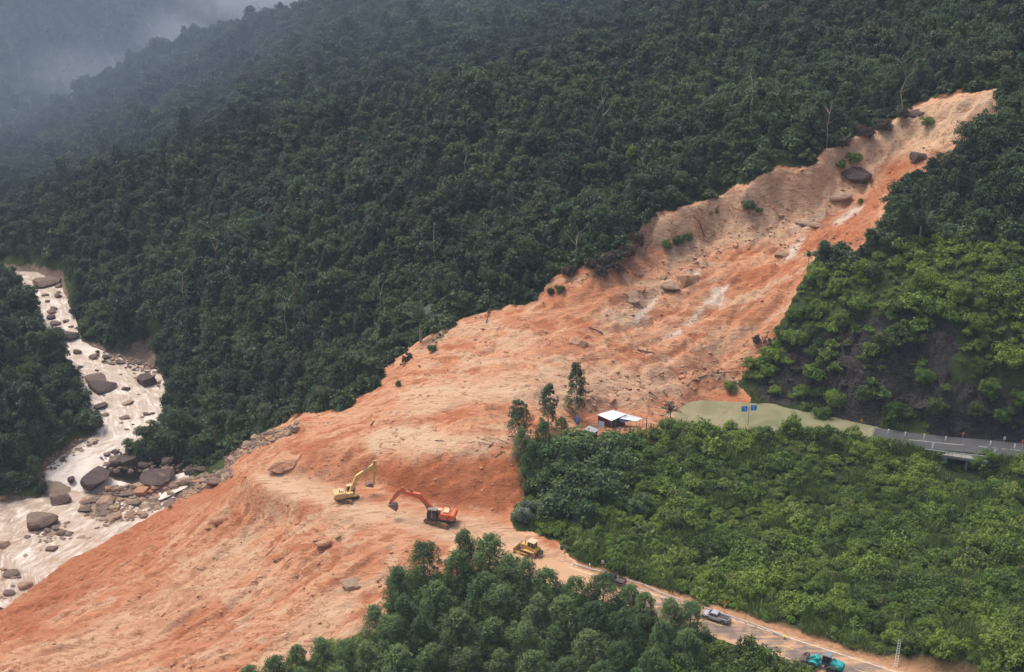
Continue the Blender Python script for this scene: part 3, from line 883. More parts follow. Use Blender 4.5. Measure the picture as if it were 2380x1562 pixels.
def crown_broad(seed, h, w, nb, per, size, flat=.75, base=.45):
    rng = np.random.default_rng(seed)
    main = []
    for _ in range(rng.integers(3, 6)):
        a = rng.random() * 6.28; q = rng.random() ** .5 * w * .26
        main.append((q * math.cos(a), q * math.sin(a), h * (base + .12 + .3 * rng.random())))
    C_, R_ = [], []
    for i in range(nb):
        m = main[i % len(main)]
        d = rng.normal(size=3); d /= np.linalg.norm(d); d[2] = abs(d[2]) * 1.1 - .25
        q = .55 + .45 * rng.random()
        C_.append((m[0] + d[0] * w * .3 * q, m[1] + d[1] * w * .3 * q, min(h * .94, m[2] + d[2] * h * .27 * flat * q)))
        R_.append(w * (.085 + .085 * rng.random()))
    for i in range(nb // 2):                                     # lower skirts of the crown
        a = rng.random() * 6.28; q = w * (.16 + .26 * rng.random())
        C_.append((q * math.cos(a), q * math.sin(a), h * (.12 + (base + .05) * rng.random())))
        R_.append(w * (.08 + .08 * rng.random()))
    return leaves(C_, R_, per, size, rng, squash=.9)

def crown_column(seed, h, w, nb, per, size, z0=.25, droop=.7):
    """upright feathery crown: whorls of upswept sprays"""
    rng = np.random.default_rng(seed)
    C_, R_ = [], []
    for i in range(nb):
        f = rng.random() ** .8
        z = h * (z0 + (1 - z0) * f)
        q = w * .5 * (1 - f) ** .42 * (.35 + .65 * rng.random()) + .1
        a = rng.random() * 6.28
        C_.append((q * math.cos(a), q * math.sin(a), z + .25 * q))
        R_.append(w * (.07 + .09 * rng.random()) * (1.15 - .55 * f))
    return leaves(C_, R_, per, size, rng, asp=.4, droop=droop, up=.6, squash=1.25)

def crown_mound(seed, h, w, nb, per, size, asp=.7):
    rng = np.random.default_rng(seed)
    C_, R_ = [], []
    for i in range(nb):
        a = rng.random() * 6.28; q = rng.random() ** .6 * w * .42
        C_.append((q * math.cos(a), q * math.sin(a), h * (.18 + .62 * (1 - (q / (w * .5)) ** 2) * (.35 + .65 * rng.random()))))
        R_.append(w * (.09 + .1 * rng.random()))
    return leaves(C_, R_, per, size, rng, asp=asp, squash=.85, up=.6)

def trunk_mesh(seed, h, r, lean=.06, limbs=4, top=.75):
    rng = random.Random(seed)
    m = MB()
    pts = [Vector((0, 0, -.8))]
    n = 4
    for i in range(1, n + 1):
        pts.append(Vector((rng.uniform(-lean, lean) * h * i / n, rng.uniform(-lean, lean) * h * i / n, h * top * i / n)))
    m.tube(pts, [r * (1.15 - .75 * i / n) for i in range(n + 1)], 6)
    for k in range(limbs):
        i = rng.randint(2, n)
        a = rng.random() * 6.28; L = h * rng.uniform(.16, .28)
        e = pts[i] + Vector((math.cos(a) * L, math.sin(a) * L, L * rng.uniform(.5, 1.1)))
        m.tube([pts[i], (pts[i] + e) / 2 + Vector((0, 0, -.04 * L)), e], [r * .42, r * .3, r * .12], 5)
    me = bpy.data.meshes.new('trunk')
    me.from_pydata([tuple(v) for v in m.v], [], m.f); me.update()
    return me

def frond_fan(rng, base, az, el, L, W, nl, curve=.5, vshape=.35):
    """one palm frond: rachis and leaflets on both sides"""
    V, F = [], []
    prev = None
    pts = []
    for i in range(nl + 1):
        t = i / nl
        e = el - curve * 1.7 * t * t
        if i == 0:
            p = Vector(base)
        else:
            p = pts[-1] + Vector((math.cos(az) * math.cos(e), math.sin(az) * math.cos(e), math.sin(e))) * (L / nl)
        pts.append(p)
    side = Vector((-math.sin(az), math.cos(az), 0))
    for i in range(nl):
        d = (pts[i + 1] - pts[i]).normalized(); up = side.cross(d) * -1
        b = len(V); w = .05
        V += [pts[i] - side * w, pts[i] + side * w, pts[i + 1] + side * w, pts[i + 1] - side * w]; F.append((b, b + 1, b + 2, b + 3))
        t = (i + .5) / nl
        if t < .12: continue
        wl = W * math.sin(min(1, t * 1.15 + .1) * math.pi) ** .6 * rng.uniform(.85, 1.1)
        for s in (-1, 1):
            b = len(V)
            tip = pts[i] + side * (s * wl * .8) + d * (wl * .55) + up * (vshape * wl) - Vector((0, 0, .25 * wl))
            lw = d * (L / nl * .42)
            midp = pts[i] + (tip - pts[i]) * .5 + up * (.1 * wl)
            V += [pts[i], midp + lw, tip, midp - lw]; F.append((b, b + 1, b + 2, b + 3))
    return V, F

def palm_crown(seed, L, W, nf, nl, z, el0=.2, el1=1.35, curve=.5):
    rng = random.Random(seed)
    V, F = [], []
    for k in range(nf):
        f = k / (nf - 1)
        v, ff = frond_fan(rng, (0, 0, z), k * 2.4 + rng.uniform(-.3, .3), el0 + (el1 - el0) * f, L * rng.uniform(.85, 1.1), W, nl, curve * (1.25 - .7 * f))
        b = len(V); V += v; F += [tuple(i + b for i in x) for x in ff]
    return np.array([tuple(v) for v in V]), np.array(F)

def palm_trunk(h, r):
    m = MB()
    for i in range(5):
        m.cyl((0, 0, -.8 + (h + .8) * i / 5), (0, 0, -.8 + (h + .8) * (i + 1) / 5), r * (1.2 - .06 * i), r * (1.05 - .06 * i), 7)
    me = bpy.data.meshes.new('trunk'); me.from_pydata([tuple(v) for v in m.v], [], m.f); me.update()
    return me

class Kind:
    """crown and trunk meshes of one sort of plant, in several variants"""
    def __init__(self, variants, lm, bm):
        self.v = []
        for (V, F), tr in variants:
            me = mesh_np('crown', V, F); me.materials.append(lm)
            if tr is not None:
                tr.materials.append(bm)
            self.v.append((me, tr))
        self.first = {}
    def place(self, name, k, loc, rz, s, sz=None, label=None, cat='tree', group=None, crown='crown', mat_=None):
        cm, tm = self.v[k]
        root = empty(name, loc, rz)
        root.scale = (s, s, sz or s)
        c = link(crown, cm, None, root)
        if mat_ is not None:
            c.material_slots[0].link = 'OBJECT'; c.material_slots[0].material = mat_
        t = link('trunk', tm, None, root) if tm is not None else None
        self.first.setdefault(k, (c, t))
        return tag(root, label, cat, group)
    def single(self, name, k, loc, rz, s, sz=None, label=None, cat='shrub', group=None, mat_=None):
        """a small plant whose stem does not show: one mesh"""
        o = link(name, self.v[k][0], None)
        o.location = loc; o.rotation_euler = (0, 0, rz); o.scale = (s, s, sz or s)
        if mat_ is not None:
            o.material_slots[0].link = 'OBJECT'; o.material_slots[0].material = mat_
        else:
            self.first.setdefault(k, (o, None))
        return tag(o, label, cat, group)

def mass(name, label, kind, pts):
    """the many that read as one mass: points (x, y, z, rot, scale, variant) carrying instances"""
    pts = np.asarray(pts, np.float32)
    me = bpy.data.meshes.new(name)
    me.vertices.add(len(pts)); me.vertices.foreach_set('co', np.ascontiguousarray(pts[:, :3]).ravel())
    for an, k in (('rot', 3), ('size', 4), ('variant', 5)):
        a = me.attributes.new(an, 'FLOAT', 'POINT'); a.data.foreach_set('value', np.ascontiguousarray(pts[:, k]))
    o = link(name, me)
    ng = bpy.data.node_groups.new(name, 'GeometryNodeTree')
    ng.interface.new_socket('Geometry', in_out='INPUT', socket_type='NodeSocketGeometry')
    ng.interface.new_socket('Geometry', in_out='OUTPUT', socket_type='NodeSocketGeometry')
    N, Lk = ng.nodes, ng.links
    gi, go = N.new('NodeGroupInput'), N.new('NodeGroupOutput')
    jn = N.new('GeometryNodeJoinGeometry')
    def at(nm):
        a = N.new('GeometryNodeInputNamedAttribute'); a.data_type = 'FLOAT'; a.inputs['Name'].default_value = nm
        return [s for s in a.outputs if s.enabled and s.name == 'Attribute'][0]
    rot = N.new('ShaderNodeCombineXYZ'); Lk.new(at('rot'), rot.inputs['Z'])
    sc = at('size'); va = at('variant')
    for k, (c, t) in kind.first.items():
        cmp_ = N.new('FunctionNodeCompare'); cmp_.data_type = 'FLOAT'; cmp_.operation = 'EQUAL'
        cmp_.inputs['Epsilon'].default_value = .1
        Lk.new(va, cmp_.inputs[0]); cmp_.inputs[1].default_value = k
        for ob in (c, t):
            if ob is None: continue
            oi = N.new('GeometryNodeObjectInfo'); oi.inputs['Object'].default_value = ob
            ip_ = N.new('GeometryNodeInstanceOnPoints')
            Lk.new(gi.outputs[0], ip_.inputs['Points']); Lk.new(cmp_.outputs[0], ip_.inputs['Selection'])
            Lk.new(oi.outputs['Geometry'], ip_.inputs['Instance']); Lk.new(rot.outputs[0], ip_.inputs['Rotation']); Lk.new(sc, ip_.inputs['Scale'])
            Lk.new(ip_.outputs[0], jn.inputs[0])
    Lk.new(jn.outputs[0], go.inputs[0])
    md = o.modifiers.new('instances', 'NODES'); md.node_group = ng
    return tag(o, label, None, None, 'stuff')

BROAD = Kind([(crown_broad(100 + i, h, w, nb, 58, .58), trunk_mesh(100 + i, h, .24)) for i, (h, w, nb) in enumerate(((11, 8, 40), (12.5, 7.5, 40), (9.5, 8.5, 42), (13, 9, 46), (10.5, 6.5, 34), (12, 8, 38)))] + [(crown_column(150, 13, 6.5, 80, 50, .5, .2), trunk_mesh(150, 13, .2)), (crown_column(151, 11, 7.5, 80, 50, .55, .1), trunk_mesh(151, 11, .2)), (crown_broad(152, 14, 7, 32, 46, .6, .8, .38), trunk_mesh(152, 14, .3, .03, 6, .8)),
              (palm_crown(153, 4.2, 1.0, 15, 14, 6.5), palm_trunk(6.5, .18)), (crown_mound(154, 6, 9, 46, 60, .55), trunk_mesh(154, 6, .2)), (crown_broad(155, 13, 6, 9, 26, .5, .9, .5), trunk_mesh(155, 13, .3, .05, 9, .95))], M_LEAF, M_BARK)
ACACIA = Kind([(crown_column(200 + i, h, w, nb, 84, .36, .12), trunk_mesh(200 + i, h, .2, .04, 5, .85)) for i, (h, w, nb) in enumerate(((13, 9.5, 120), (12, 10, 120), (14, 9, 115), (11, 9, 110)))], M_FORE, M_BARK)
EUCA = Kind([(crown_column(230 + i, h, w, nb, 56, .46, z0, 1.2), trunk_mesh(230 + i, h, .16, .02, 7, .92)) for i, (h, w, nb, z0) in enumerate(((11, 7.0, 75, .2), (12, 5.6, 75, .14), (15, 6.4, 105, .12)))], M_EUCA, M_PBARK)
SHRUB = Kind([(crown_mound(300 + i, h * 1.15, w, int(nb * 1.5), 34, .4, .5), None) for i, (h, w, nb) in enumerate(((2.2, 4.2, 16), (1.7, 4.6, 15), (3.0, 4.0, 18), (2.5, 5.0, 20), (1.3, 3.6, 12)))], M_SCRUB, M_BARK)
BIGSH = Kind([(crown_broad(340 + i, h, w, nb, 70, .44, .9, .12), trunk_mesh(340 + i, h, .16, .08, 5, .7)) for i, (h, w, nb) in enumerate(((6, 7, 36), (7, 6.5, 36), (5, 7.5, 34)))], M_SCRUB, M_BARK)
PALMS = Kind([(palm_crown(400, 4.6, 1.1, 17, 16, 4.5), palm_trunk(4.5, .17)), (palm_crown(401, 6.4, 1.6, 15, 18, 5.0, .45, 1.45, .4), palm_trunk(5.0, .3)), (palm_crown(402, 3.4, .9, 14, 12, 2.2, .1, 1.3, .6), palm_trunk(2.2, .14))], M_PALM, M_PBARK)
def grass_tuft(seed, n=46, h=1.7, w=1.0):
    rng = np.random.default_rng(seed)
    V = []
    for i in range(n):
        a = rng.random() * 6.28; q = rng.random() ** .5 * w
        b = np.array([q * math.cos(a), q * math.sin(a), 0]); le = rng.normal(size=2) * .35
        hh = h * (.55 + .6 * rng.random()); s = np.array([-math.sin(a * 3), math.cos(a * 3), 0]) * .07
        m = b + np.array([le[0] * hh * .35, le[1] * hh * .35, hh * .6]); t = b + np.array([le[0] * hh, le[1] * hh, hh * .95])
        V += [b - s, m - s, t, m + s]
    return np.array(V), np.arange(n * 4).reshape(-1, 4)
GRASS = Kind([(grass_tuft(500 + i), None) for i in range(3)], M_GRASS, M_BARK)

def GT(x, y, h):
    """ground point of a plant of height h whose top shows at (x, y)"""
    d = ray(x, y)
    zz = CAM_H + d.z * _T - hz(d.x * _T, d.y * _T) - h
    k = int(np.argmax(zz < 0)); t = _T[k]
    X, Y = d.x * t, d.y * t
    return Vector((X, Y, float(hz(X, Y))))

# ---- where plants may stand
def ground_info(x, y):
    """signed distances in metres-ish to bare ground at points"""
    i = np.clip(np.searchsorted(GX, x) - 1, 0, len(GX) - 2); j = np.clip(np.searchsorted(GY, y) - 1, 0, len(GY) - 2)
    return slide_in[j, i], rk[j, i], kr[j, i], d_near[j, i], d_far[j, i], psd[j, i], hd[j, i]
def grid(x0, x1, y0, y1, step, jit=.42, seed=0):
    rng = np.random.default_rng(seed)
    gx, gy = np.meshgrid(np.arange(x0, x1, step), np.arange(y0, y1, step))
    gx = gx + rng.uniform(-jit, jit, gx.shape) * step; gy = gy + rng.uniform(-jit, jit, gy.shape) * step
    return gx.ravel(), gy.ravel()
def visible(x, y, ztop, canopy):
    """is the top of the plant seen over the ground (raised by the canopy) in front of it"""
    ok = np.ones(len(x), bool)
    for f in np.linspace(.3, .985, 90):
        g = hz(x * f, y * f)
        ok &= CAM_H + (ztop - CAM_H) * f > g + canopy * (f < .965)
    return ok
def near_slide(x, y, r):
    m = np.zeros(len(x), bool)
    for a in np.linspace(0, 6.28, 8, endpoint=False):
        m |= ground_info(x + r * np.cos(a), y + r * np.sin(a))[0]
    return m | ground_info(x, y)[0]

# lower right scrub zone, and the zone of the foreground trees, as photo outlines of the ground
SCRUBZ = [(1205, 1045), (1260, 1022), (1350, 1016), (1440, 1022), (1540, 992), (1690, 885), (1740, 848), (1800, 772), (1850, 630), (1990, 620), (2150, 550), (2379, 575), (2800, 540), (2800, 2000), (1800, 2000), (1330, 1325), (1190, 1236), (1178, 1190), (1222, 1140)]

# 1. forest on the slopes
fx, fy = grid(-330, 330, 290, 720, 3.8, .5, seed=1)
fx2, fy2 = grid(-560, 120, 720, 1300, 7.6, seed=2)
fx, fy = np.concatenate([fx, fx2]), np.concatenate([fy, fy2])
fzz = hz(fx, fy)
px, py, pf = proj(fx, fy, fzz)
si, rk_, kr_, dn, df_, ps_, hd_ = ground_info(fx, fy)
ok = (px > -180) & (px < PW + 200) & (py > -260) & ~near_slide(fx, fy, 2.2) & (rk_ < .1) & (kr_ < np.where(in_poly(px, py, [(235, 770), (400, 800), (385, 870), (352, 852), (240, 826)]), .75, .18)) & (dn > 12) & (df_ > 12) & (ps_ > 8)
ok &= ~(in_poly(px, py, SCRUBZ) & (fy < 352))
ok &= ~in_poly(px, py, [(180, 1230), (260, 1085), (400, 1078), (480, 1078), (540, 1045), (620, 1000), (700, 962), (700, 1020), (560, 1110)])
ok &= visible(fx, fy, fzz + 13, 3.0) & (fy > 285)
rr = np.random.default_rng(5)
fs = .34 + .55 * rr.random(len(fx)) ** 1.1 + .34 * (rr.random(len(fx)) > .94)
fs = fs * (1 + .25 * smooth(700, 900, fy))
fv = rr.choice(12, len(fx), p=[.1, .1, .09, .08, .1, .09, .09, .1, .06, .03, .13, .03]); fr = rr.random(len(fx)) * 6.28
near_edge = near_slide(fx, fy, 6.5)
fs = np.where(near_edge, fs * .72, fs)
F = np.stack([fx, fy, fzz, fr, fs, fv], 1)[ok]
vis = visible(F[:, 0], F[:, 1], F[:, 2] + 11 * F[:, 4], 6.0)
ppx, ppy, ppf = proj(F[:, 0], F[:, 1], F[:, 2] + 8)
onf = vis & (ppx > 10) & (ppx < PW - 10) & (ppy > 20) & (ppy < PH)
score = np.where(onf, F[:, 4] / ppf, 0)
order = np.argsort(-score)
chosen = list(order[:282])
done = set()
for k in range(12):                                           # every variant is among the single trees
    c = [i for i in order[:1500] if int(F[i, 5]) == k]
    if not any(int(F[i, 5]) == k for i in chosen): chosen.append(c[0])
for i in chosen:
    x, y, z, r, s, v = F[i]
    left = ppx[i] < 420 and ppy[i] > 600 and x < float(np.interp(y, [p.y for p in riv_C[:16]], [p.x for p in riv_C[:16]]))
    if left:
        lab, grp = 'dark green forest tree on the left bank of the river', 'trees on the left bank of the river'
    elif ppx[i] > 1830 and ppy[i] < 700 and y < 372:
        lab, grp = 'green forest tree on the slope right of the landslide', 'trees right of the landslide'
    elif near_edge[ok][i]:
        lab, grp = 'forest tree standing along the upper edge of the landslide', 'trees along the upper landslide edge'
    else:
        lab, grp = 'dense green forest tree on the slope behind the landslide', 'trees on the slope behind the landslide'
    t_ = BROAD.place('forest_tree', int(v), (x, y, z), r, s, s * (.85 + .3 * ((i * 37) % 10) / 10), lab, 'tree', grp)
    if near_edge[ok][i]: t_.rotation_euler = ((i * 17 % 10 - 3) * .04, (i * 29 % 10 - 2) * .045, r)
rest = np.setdiff1d(np.arange(len(F)), chosen)
mass('forest', 'dark green forest covering the mountain slopes into the mist', BROAD, F[rest])
print('forest', len(F))
UNDER = Kind([(crown_mound(320 + i, h, w, nb, 30, .58), None) for i, (h, w, nb) in enumerate(((3.2, 5.0, 20), (4.2, 5.4, 24), (2.4, 4.6, 16)))], M_LEAF, M_BARK)
vx, vy = grid(-190, 180, 285, 520, 2.7, seed=6)
vz = hz(vx, vy); px, py, pf = proj(vx, vy, vz)
si, rk_, kr_, dn, df_, ps_, hd_ = ground_info(vx, vy)
ok = (px > -60) & (px < PW + 80) & (py > -40) & ~near_slide(vx, vy, .9) & (rk_ < .1) & (kr_ < np.where(in_poly(px, py, [(235, 770), (400, 800), (385, 870), (352, 852), (240, 826)]), .7, .12)) & (dn > 12) & (df_ > 12) & (ps_ > 8) & ~(in_poly(px, py, SCRUBZ) & (vy < 345)) & ~in_poly(px, py, [(180, 1230), (260, 1090), (400, 1090), (480, 1088), (540, 1050), (620, 1005), (700, 966), (700, 1020), (560, 1110)]) & visible(vx, vy, vz + 4, 0.0)
Uf = np.stack([vx, vy, vz - .2, vx * 5 % 6.28, .55 + .7 * rr.random(len(vx)), rr.integers(0, 3, len(vx))], 1)[ok]
for k in range(3):
    j = int(np.argmax(Uf[:, 5] == k)); g = Uf[j]
    UNDER.single('understory_bush', k, (g[0], g[1], g[2]), 0, float(g[4]), None, 'low leafy bush under the forest trees', 'shrub', 'bushes under the forest')
mass('understory', 'leafy understory filling the forest edge', UNDER, Uf)
print('understory', len(Uf))

# 2. scrub: shrubs over the bowl, the verge and the hill above the rock cut
sx, sy = grid(-20, 190, 186, 352, 2.05, seed=3)
szz = hz(sx, sy)
px, py, pf = proj(sx, sy, szz)
si, rk_, kr_, dn, df_, ps_, hd_ = ground_info(sx, sy)
o_near = rn.x * (sx - RN0.x) + rn.y * (sy - RN0.y)             # >0 on the camera's side of the white line
pn = np.random.default_rng(8)
clump = fbm(sx / 11, sy / 11, 3, 111)
gclear = fbm(sx / 8, sy / 8, 3, 121)
ok = in_poly(px, py, SCRUBZ) & (px < PW + 120) & (py < PH + 160) & ~near_slide(sx, sy, 1.2) & (ps_ > 2.0) & (hd_ > 8.0) & (df_ > 5.6) & (dn > 5.9)
ok &= (o_near < -3.5) | (o_near > 8.0)
ok &= (rk_ < .3) | ((clump > .06) & (pn.random(len(sx)) < .85))
gq = (np.abs((sx - brc.x) * bdir.x + (sy - brc.y) * bdir.y) < 3.4) & (((sx - brc.x) * bn.x + (sy - brc.y) * bn.y) > 0) & (((sx - brc.x) * bn.x + (sy - brc.y) * bn.y) < 7)
ok &= ~gq
ok &= ~((gclear > .2) & (sy < 285) & (dn > 10))
ss = (.4 + .7 * pn.random(len(sx)) ** 1.3) * (1 + .7 * np.clip(clump * 2.2, -.6, 1))
sv = pn.integers(0, 5, len(sx)); sr = pn.random(len(sx)) * 6.28
S = np.stack([sx, sy, szz - .1, sr, ss, sv], 1)[ok]
ppx, ppy, ppf = proj(S[:, 0], S[:, 1], S[:, 2] + 1)
vis = visible(S[:, 0], S[:, 1], S[:, 2] + 2.2 * S[:, 4], 1.2)
score = np.where(vis & (ppx > 5) & (ppx < PW - 5) & (ppy < PH - 5), S[:, 4] / ppf, 0)
order = np.argsort(-score)
for i in order[:290]:
    x, y, z, r, s, v = S[i]
    if df_[ok][i] < 40 and y > 292:
        lab, grp = 'green shrub on the rocky slope above the far road', 'shrubs above the far road'
    elif o_near[ok][i] > 0:
        lab, grp = 'green shrub on the near verge of the muddy road', 'shrubs on the near verge'
    else:
        lab, grp = 'leafy green shrub in the hollow between the two roads', 'shrubs between the two roads'
    SHRUB.single('shrub', int(v), (x, y, z), r, s, s * (.8 + .5 * ((i * 31) % 10) / 10), lab, 'shrub', grp)
mass('undergrowth', 'carpet of green shrubs and creepers beside the roads', SHRUB, S[np.setdiff1d(np.arange(len(S)), order[:290])])
print('scrub', len(S))
TH = []
for i in range(400):
    k_ = int(pn.integers(0, len(S)))
    if fbm(np.array([S[k_, 0] / 16]), np.array([S[k_, 1] / 16]), 2, 141)[0] > -.05 and ground_info(S[k_:k_+1, 0], S[k_:k_+1, 1])[1][0] < .2:
        TH.append((S[k_, 0], S[k_, 1], S[k_, 2], S[k_, 3], .3 + .45 * pn.random(), pn.integers(0, 3)))

# larger bushes and small trees standing out of the scrub
BIG = [(1275, 1015, 8.5), (1330, 1000, 8), (1395, 1012, 8), (1440, 1040, 7), (1300, 1060, 8), (1360, 1080, 8), (1420, 1100, 7), (1250, 1085, 7), (1290, 1130, 7), (1340, 1160, 6),
       (1845, 960, 6.5), (1905, 985, 4.5), (1985, 990, 4.5), (2055, 1008, 7.5), (2150, 1062, 5), (1650, 985, 4.5), (1700, 975, 4.8), (1770, 990, 4.5), (1610, 1010, 4), (1940, 1010, 4), (2030, 1030, 5),
       (1640, 1240, 7), (1700, 1225, 7.5), (1740, 1260, 7), (1590, 1270, 6), (1660, 1310, 6), (1780, 1310, 6.5), (1840, 1290, 6), (1720, 1340, 5.5), (1560, 1180, 5), (1480, 1150, 5),
       (2310, 1170, 7), (2350, 1240, 7), (2270, 1230, 6), (2330, 1330, 6), (2100, 1100, 5), (2180, 1130, 5), (2230, 1380, 5.5), (2120, 1330, 5.5), (2000, 1250, 5), (1950, 1200, 5), (2330, 1450, 5), (2200, 1470, 5), (2000, 1400, 5), (1900, 1380, 5), (2080, 1450, 4.5), (2300, 1540, 4),
       (1945, 905, 5), (1905, 920, 4.5), (2010, 900, 5.5), (2065, 770, 6), (2150, 850, 5), (2300, 880, 6), (2350, 800, 6.5), (2280, 720, 6), (2090, 690, 5), (2000, 680, 5), (1900, 700, 5), (1960, 720, 5), (1860, 760, 5), (1900, 610, 6), (1950, 640, 6), (2020, 600, 6),
       (2330, 950, 5), (2270, 935, 5), (2180, 920, 5), (2080, 930, 5), (2230, 650, 7), (2330, 640, 7), (2150, 620, 6), (2379, 900, 6), (2379, 1060, 5), (2200, 700, 5)]
for i, (x, y, h) in enumerate(BIG):
    p = GT(x, y, h * .92)
    if ground_info(np.array([p.x]), np.array([p.y]))[5][0] < 1.5: p = p + Vector((0, -3, 0)); p.z = float(hz(p.x, p.y))
    k = i % 3; hh = (6, 7, 5)[k]
    if y < 970 and x > 1800:
        lab, grp = 'bushy small tree on the slope above the far road', 'bushy trees above the far road'
    elif x < 1500:
        lab, grp = 'dark bushy tree in the clump below the house', 'bushy trees below the house'
    else:
        lab, grp = 'bushy tree standing out of the scrub between the two roads', 'bushy trees between the two roads'
    BIGSH.place('bushy_tree', k, p, i * 1.7, h / hh * (1.2 if x < 1500 else .95), h / hh * (1.15 if x < 1500 else 1), lab, 'tree', grp, 'crown', M_FORE if x < 1500 else None)
for x, y, h, lab in ((1215, 1165, 5.5, 'pale silvery leaved shrub at the edge of the digging site'), (1632, 1352, 3.6, 'pale leaved bush behind the guard rail'), (1526, 1468, 3.4, 'pale leaved bush among the foreground trees')):
    p = GT(x, y, h * .9)
    BIGSH.place('pale_bush', 0, p, 1.0, h / 6 * .9, h / 6, lab, 'shrub', None, 'foliage', M_PALE)

_bf = BIGSH.first; BIGSH.first = {k: v for k, v in _bf.items()}
for o_ in [o_ for o_ in COL.objects if o_.name.startswith('bushy_tree')][12:30]:
    c_ = o_.children[0]
    for k, (m_, t_) in enumerate(BIGSH.v):
        if c_.data == m_: BIGSH.first[k] = (c_, o_.children[1])
mass('thicket', 'taller bushes scattered through the green scrub', BIGSH, TH)
# 3. foreground trees below the near road
FORE = [(925, 1325, 11), (985, 1268, 12), (1080, 1242, 12), (1135, 1250, 12), (1060, 1290, 11), (1215, 1308, 11), (1180, 1300, 11), (1270, 1335, 11), (1340, 1350, 10), (1402, 1346, 11), (1500, 1385, 10), (1465, 1370, 9), (1560, 1400, 10), (1608, 1408, 9.5),
        (940, 1390, 11), (1010, 1360, 11), (1120, 1340, 12), (1160, 1370, 11), (1250, 1390, 11), (1310, 1400, 11), (1380, 1410, 11), (1450, 1430, 11), (1540, 1450, 10), (1600, 1470, 9),
        (870, 1415, 10), (905, 1440, 11), (980, 1440, 11), (1060, 1430, 12), (1140, 1450, 12), (1210, 1460, 11), (1290, 1470, 11), (1370, 1480, 11), (1440, 1500, 10), (1520, 1520, 9),
        (690, 1508, 9), (640, 1535, 9), (745, 1490, 9), (800, 1495, 9), (850, 1500, 10), (920, 1510, 11), (1000, 1510, 11), (1080, 1520, 11), (1160, 1520, 11), (1240, 1530, 11), (1320, 1540, 10), (1400, 1550, 10), (1480, 1560, 9), (580, 1556, 8),
        (700, 1560, 9), (780, 1560, 9), (870, 1570, 10), (960, 1580, 10), (1060, 1585, 10), (1150, 1590, 10), (1250, 1600, 10), (1350, 1610, 10), (1570, 1580, 7), (1450, 1620, 9), (900, 1640, 10), (1050, 1650, 10), (1200, 1660, 10)]
for i, (x, y, h) in enumerate(FORE):
    p = GT(x, y, h)
    o_ = rn.x * (p.x - RN0.x) + rn.y * (p.y - RN0.y)
    if o_ < 8.2 and x > 1180:
        p = p + rn * (8.2 - o_); p.z = float(hz(p.x, p.y))
    k = i % 4; hh = (13, 12, 14, 11)[k]
    lab, grp = (('feathery green acacia tree in the foreground below the road', 'foreground trees below the road') if x > 900 else ('feathery tree at the lower edge of the bare earth', 'trees at the bottom of the bare earth'))
    ACACIA.place('acacia_tree', k, p, i * 2.1, h / hh * 1.02, h / hh, lab, 'tree', grp)
for i, (x, y, h) in enumerate(((1660, 1480, 4.5), (1700, 1500, 4.5), (1640, 1530, 5), (1720, 1545, 4.5), (1780, 1545, 4), (1830, 1560, 3.6), (1600, 1560, 6), (1870, 1575, 3), (1680, 1590, 5), (1760, 1600, 4.5))):
    p = GT(x, y, h)
    o_ = rn.x * (p.x - RN0.x) + rn.y * (p.y - RN0.y)
    if o_ < 7.6: p = p + rn * (7.6 - o_); p.z = float(hz(p.x, p.y))
    BIGSH.place('bushy_tree', i % 3, p, i * 1.3, h / 6, h / (6, 7, 5)[i % 3], 'leafy bush on the near side of the muddy road', 'tree', 'bushes on the near side of the road')
# ground cover under the foreground trees
ux, uy = grid(-60, 75, 170, 232, 2.4, seed=9)
si, rk_, kr_, dn, df_, ps_, hd_ = ground_info(ux, uy)
o_n = rn.x * (ux - RN0.x) + rn.y * (uy - RN0.y)
upx, upy, _f = proj(ux, uy, hz(ux, uy))
ok = ~near_slide(ux, uy, 1.0) & (o_n > 8.4) & (upx > 500)
U = np.stack([ux, uy, hz(ux, uy) - .1, ux * 3 % 6.28, .6 + .5 * pn.random(len(ux)), pn.integers(0, 5, len(ux))], 1)[ok]
mass('ground_cover', 'low green ground cover under the foreground trees', SHRUB, U)

for i, (x, y, h) in enumerate(((1212, 1000, 9), (1235, 1030, 9), (1222, 1060, 8.5), (1262, 985, 8), (1305, 975, 7))):
    p = GT(x, y, h)
    ACACIA.place('acacia_tree', i % 4, p, i * 1.9, h / (13, 12, 14, 11)[i % 4] * .8, h / (13, 12, 14, 11)[i % 4], 'feathery tree in the clump beside the cut bank', 'tree', 'feathery trees beside the cut bank')
M_DEAD = leaf_material('dead_brush', (.05, .034, .028), (.085, .058, .045), (.12, .085, .06), (.13, .09, .06), .2)
for i, (x, y, h) in enumerate(((1385, 590, 5), (1420, 575, 5), (1455, 555, 5), (1400, 610, 4), (1435, 600, 4), (1480, 530, 4.5), (1320, 610, 4), (1960, 320, 4), (2010, 290, 4.5), (2060, 268, 4.5), (2100, 250, 4))):
    p = GT(x, y, h)
    BIGSH.place('withered_bush', i % 3, p, i * 1.1, h / 6, h / (6, 7, 5)[i % 3], 'brown withered bush at the torn forest edge', 'shrub', 'withered bushes along the slide edge', 'foliage', M_DEAD)

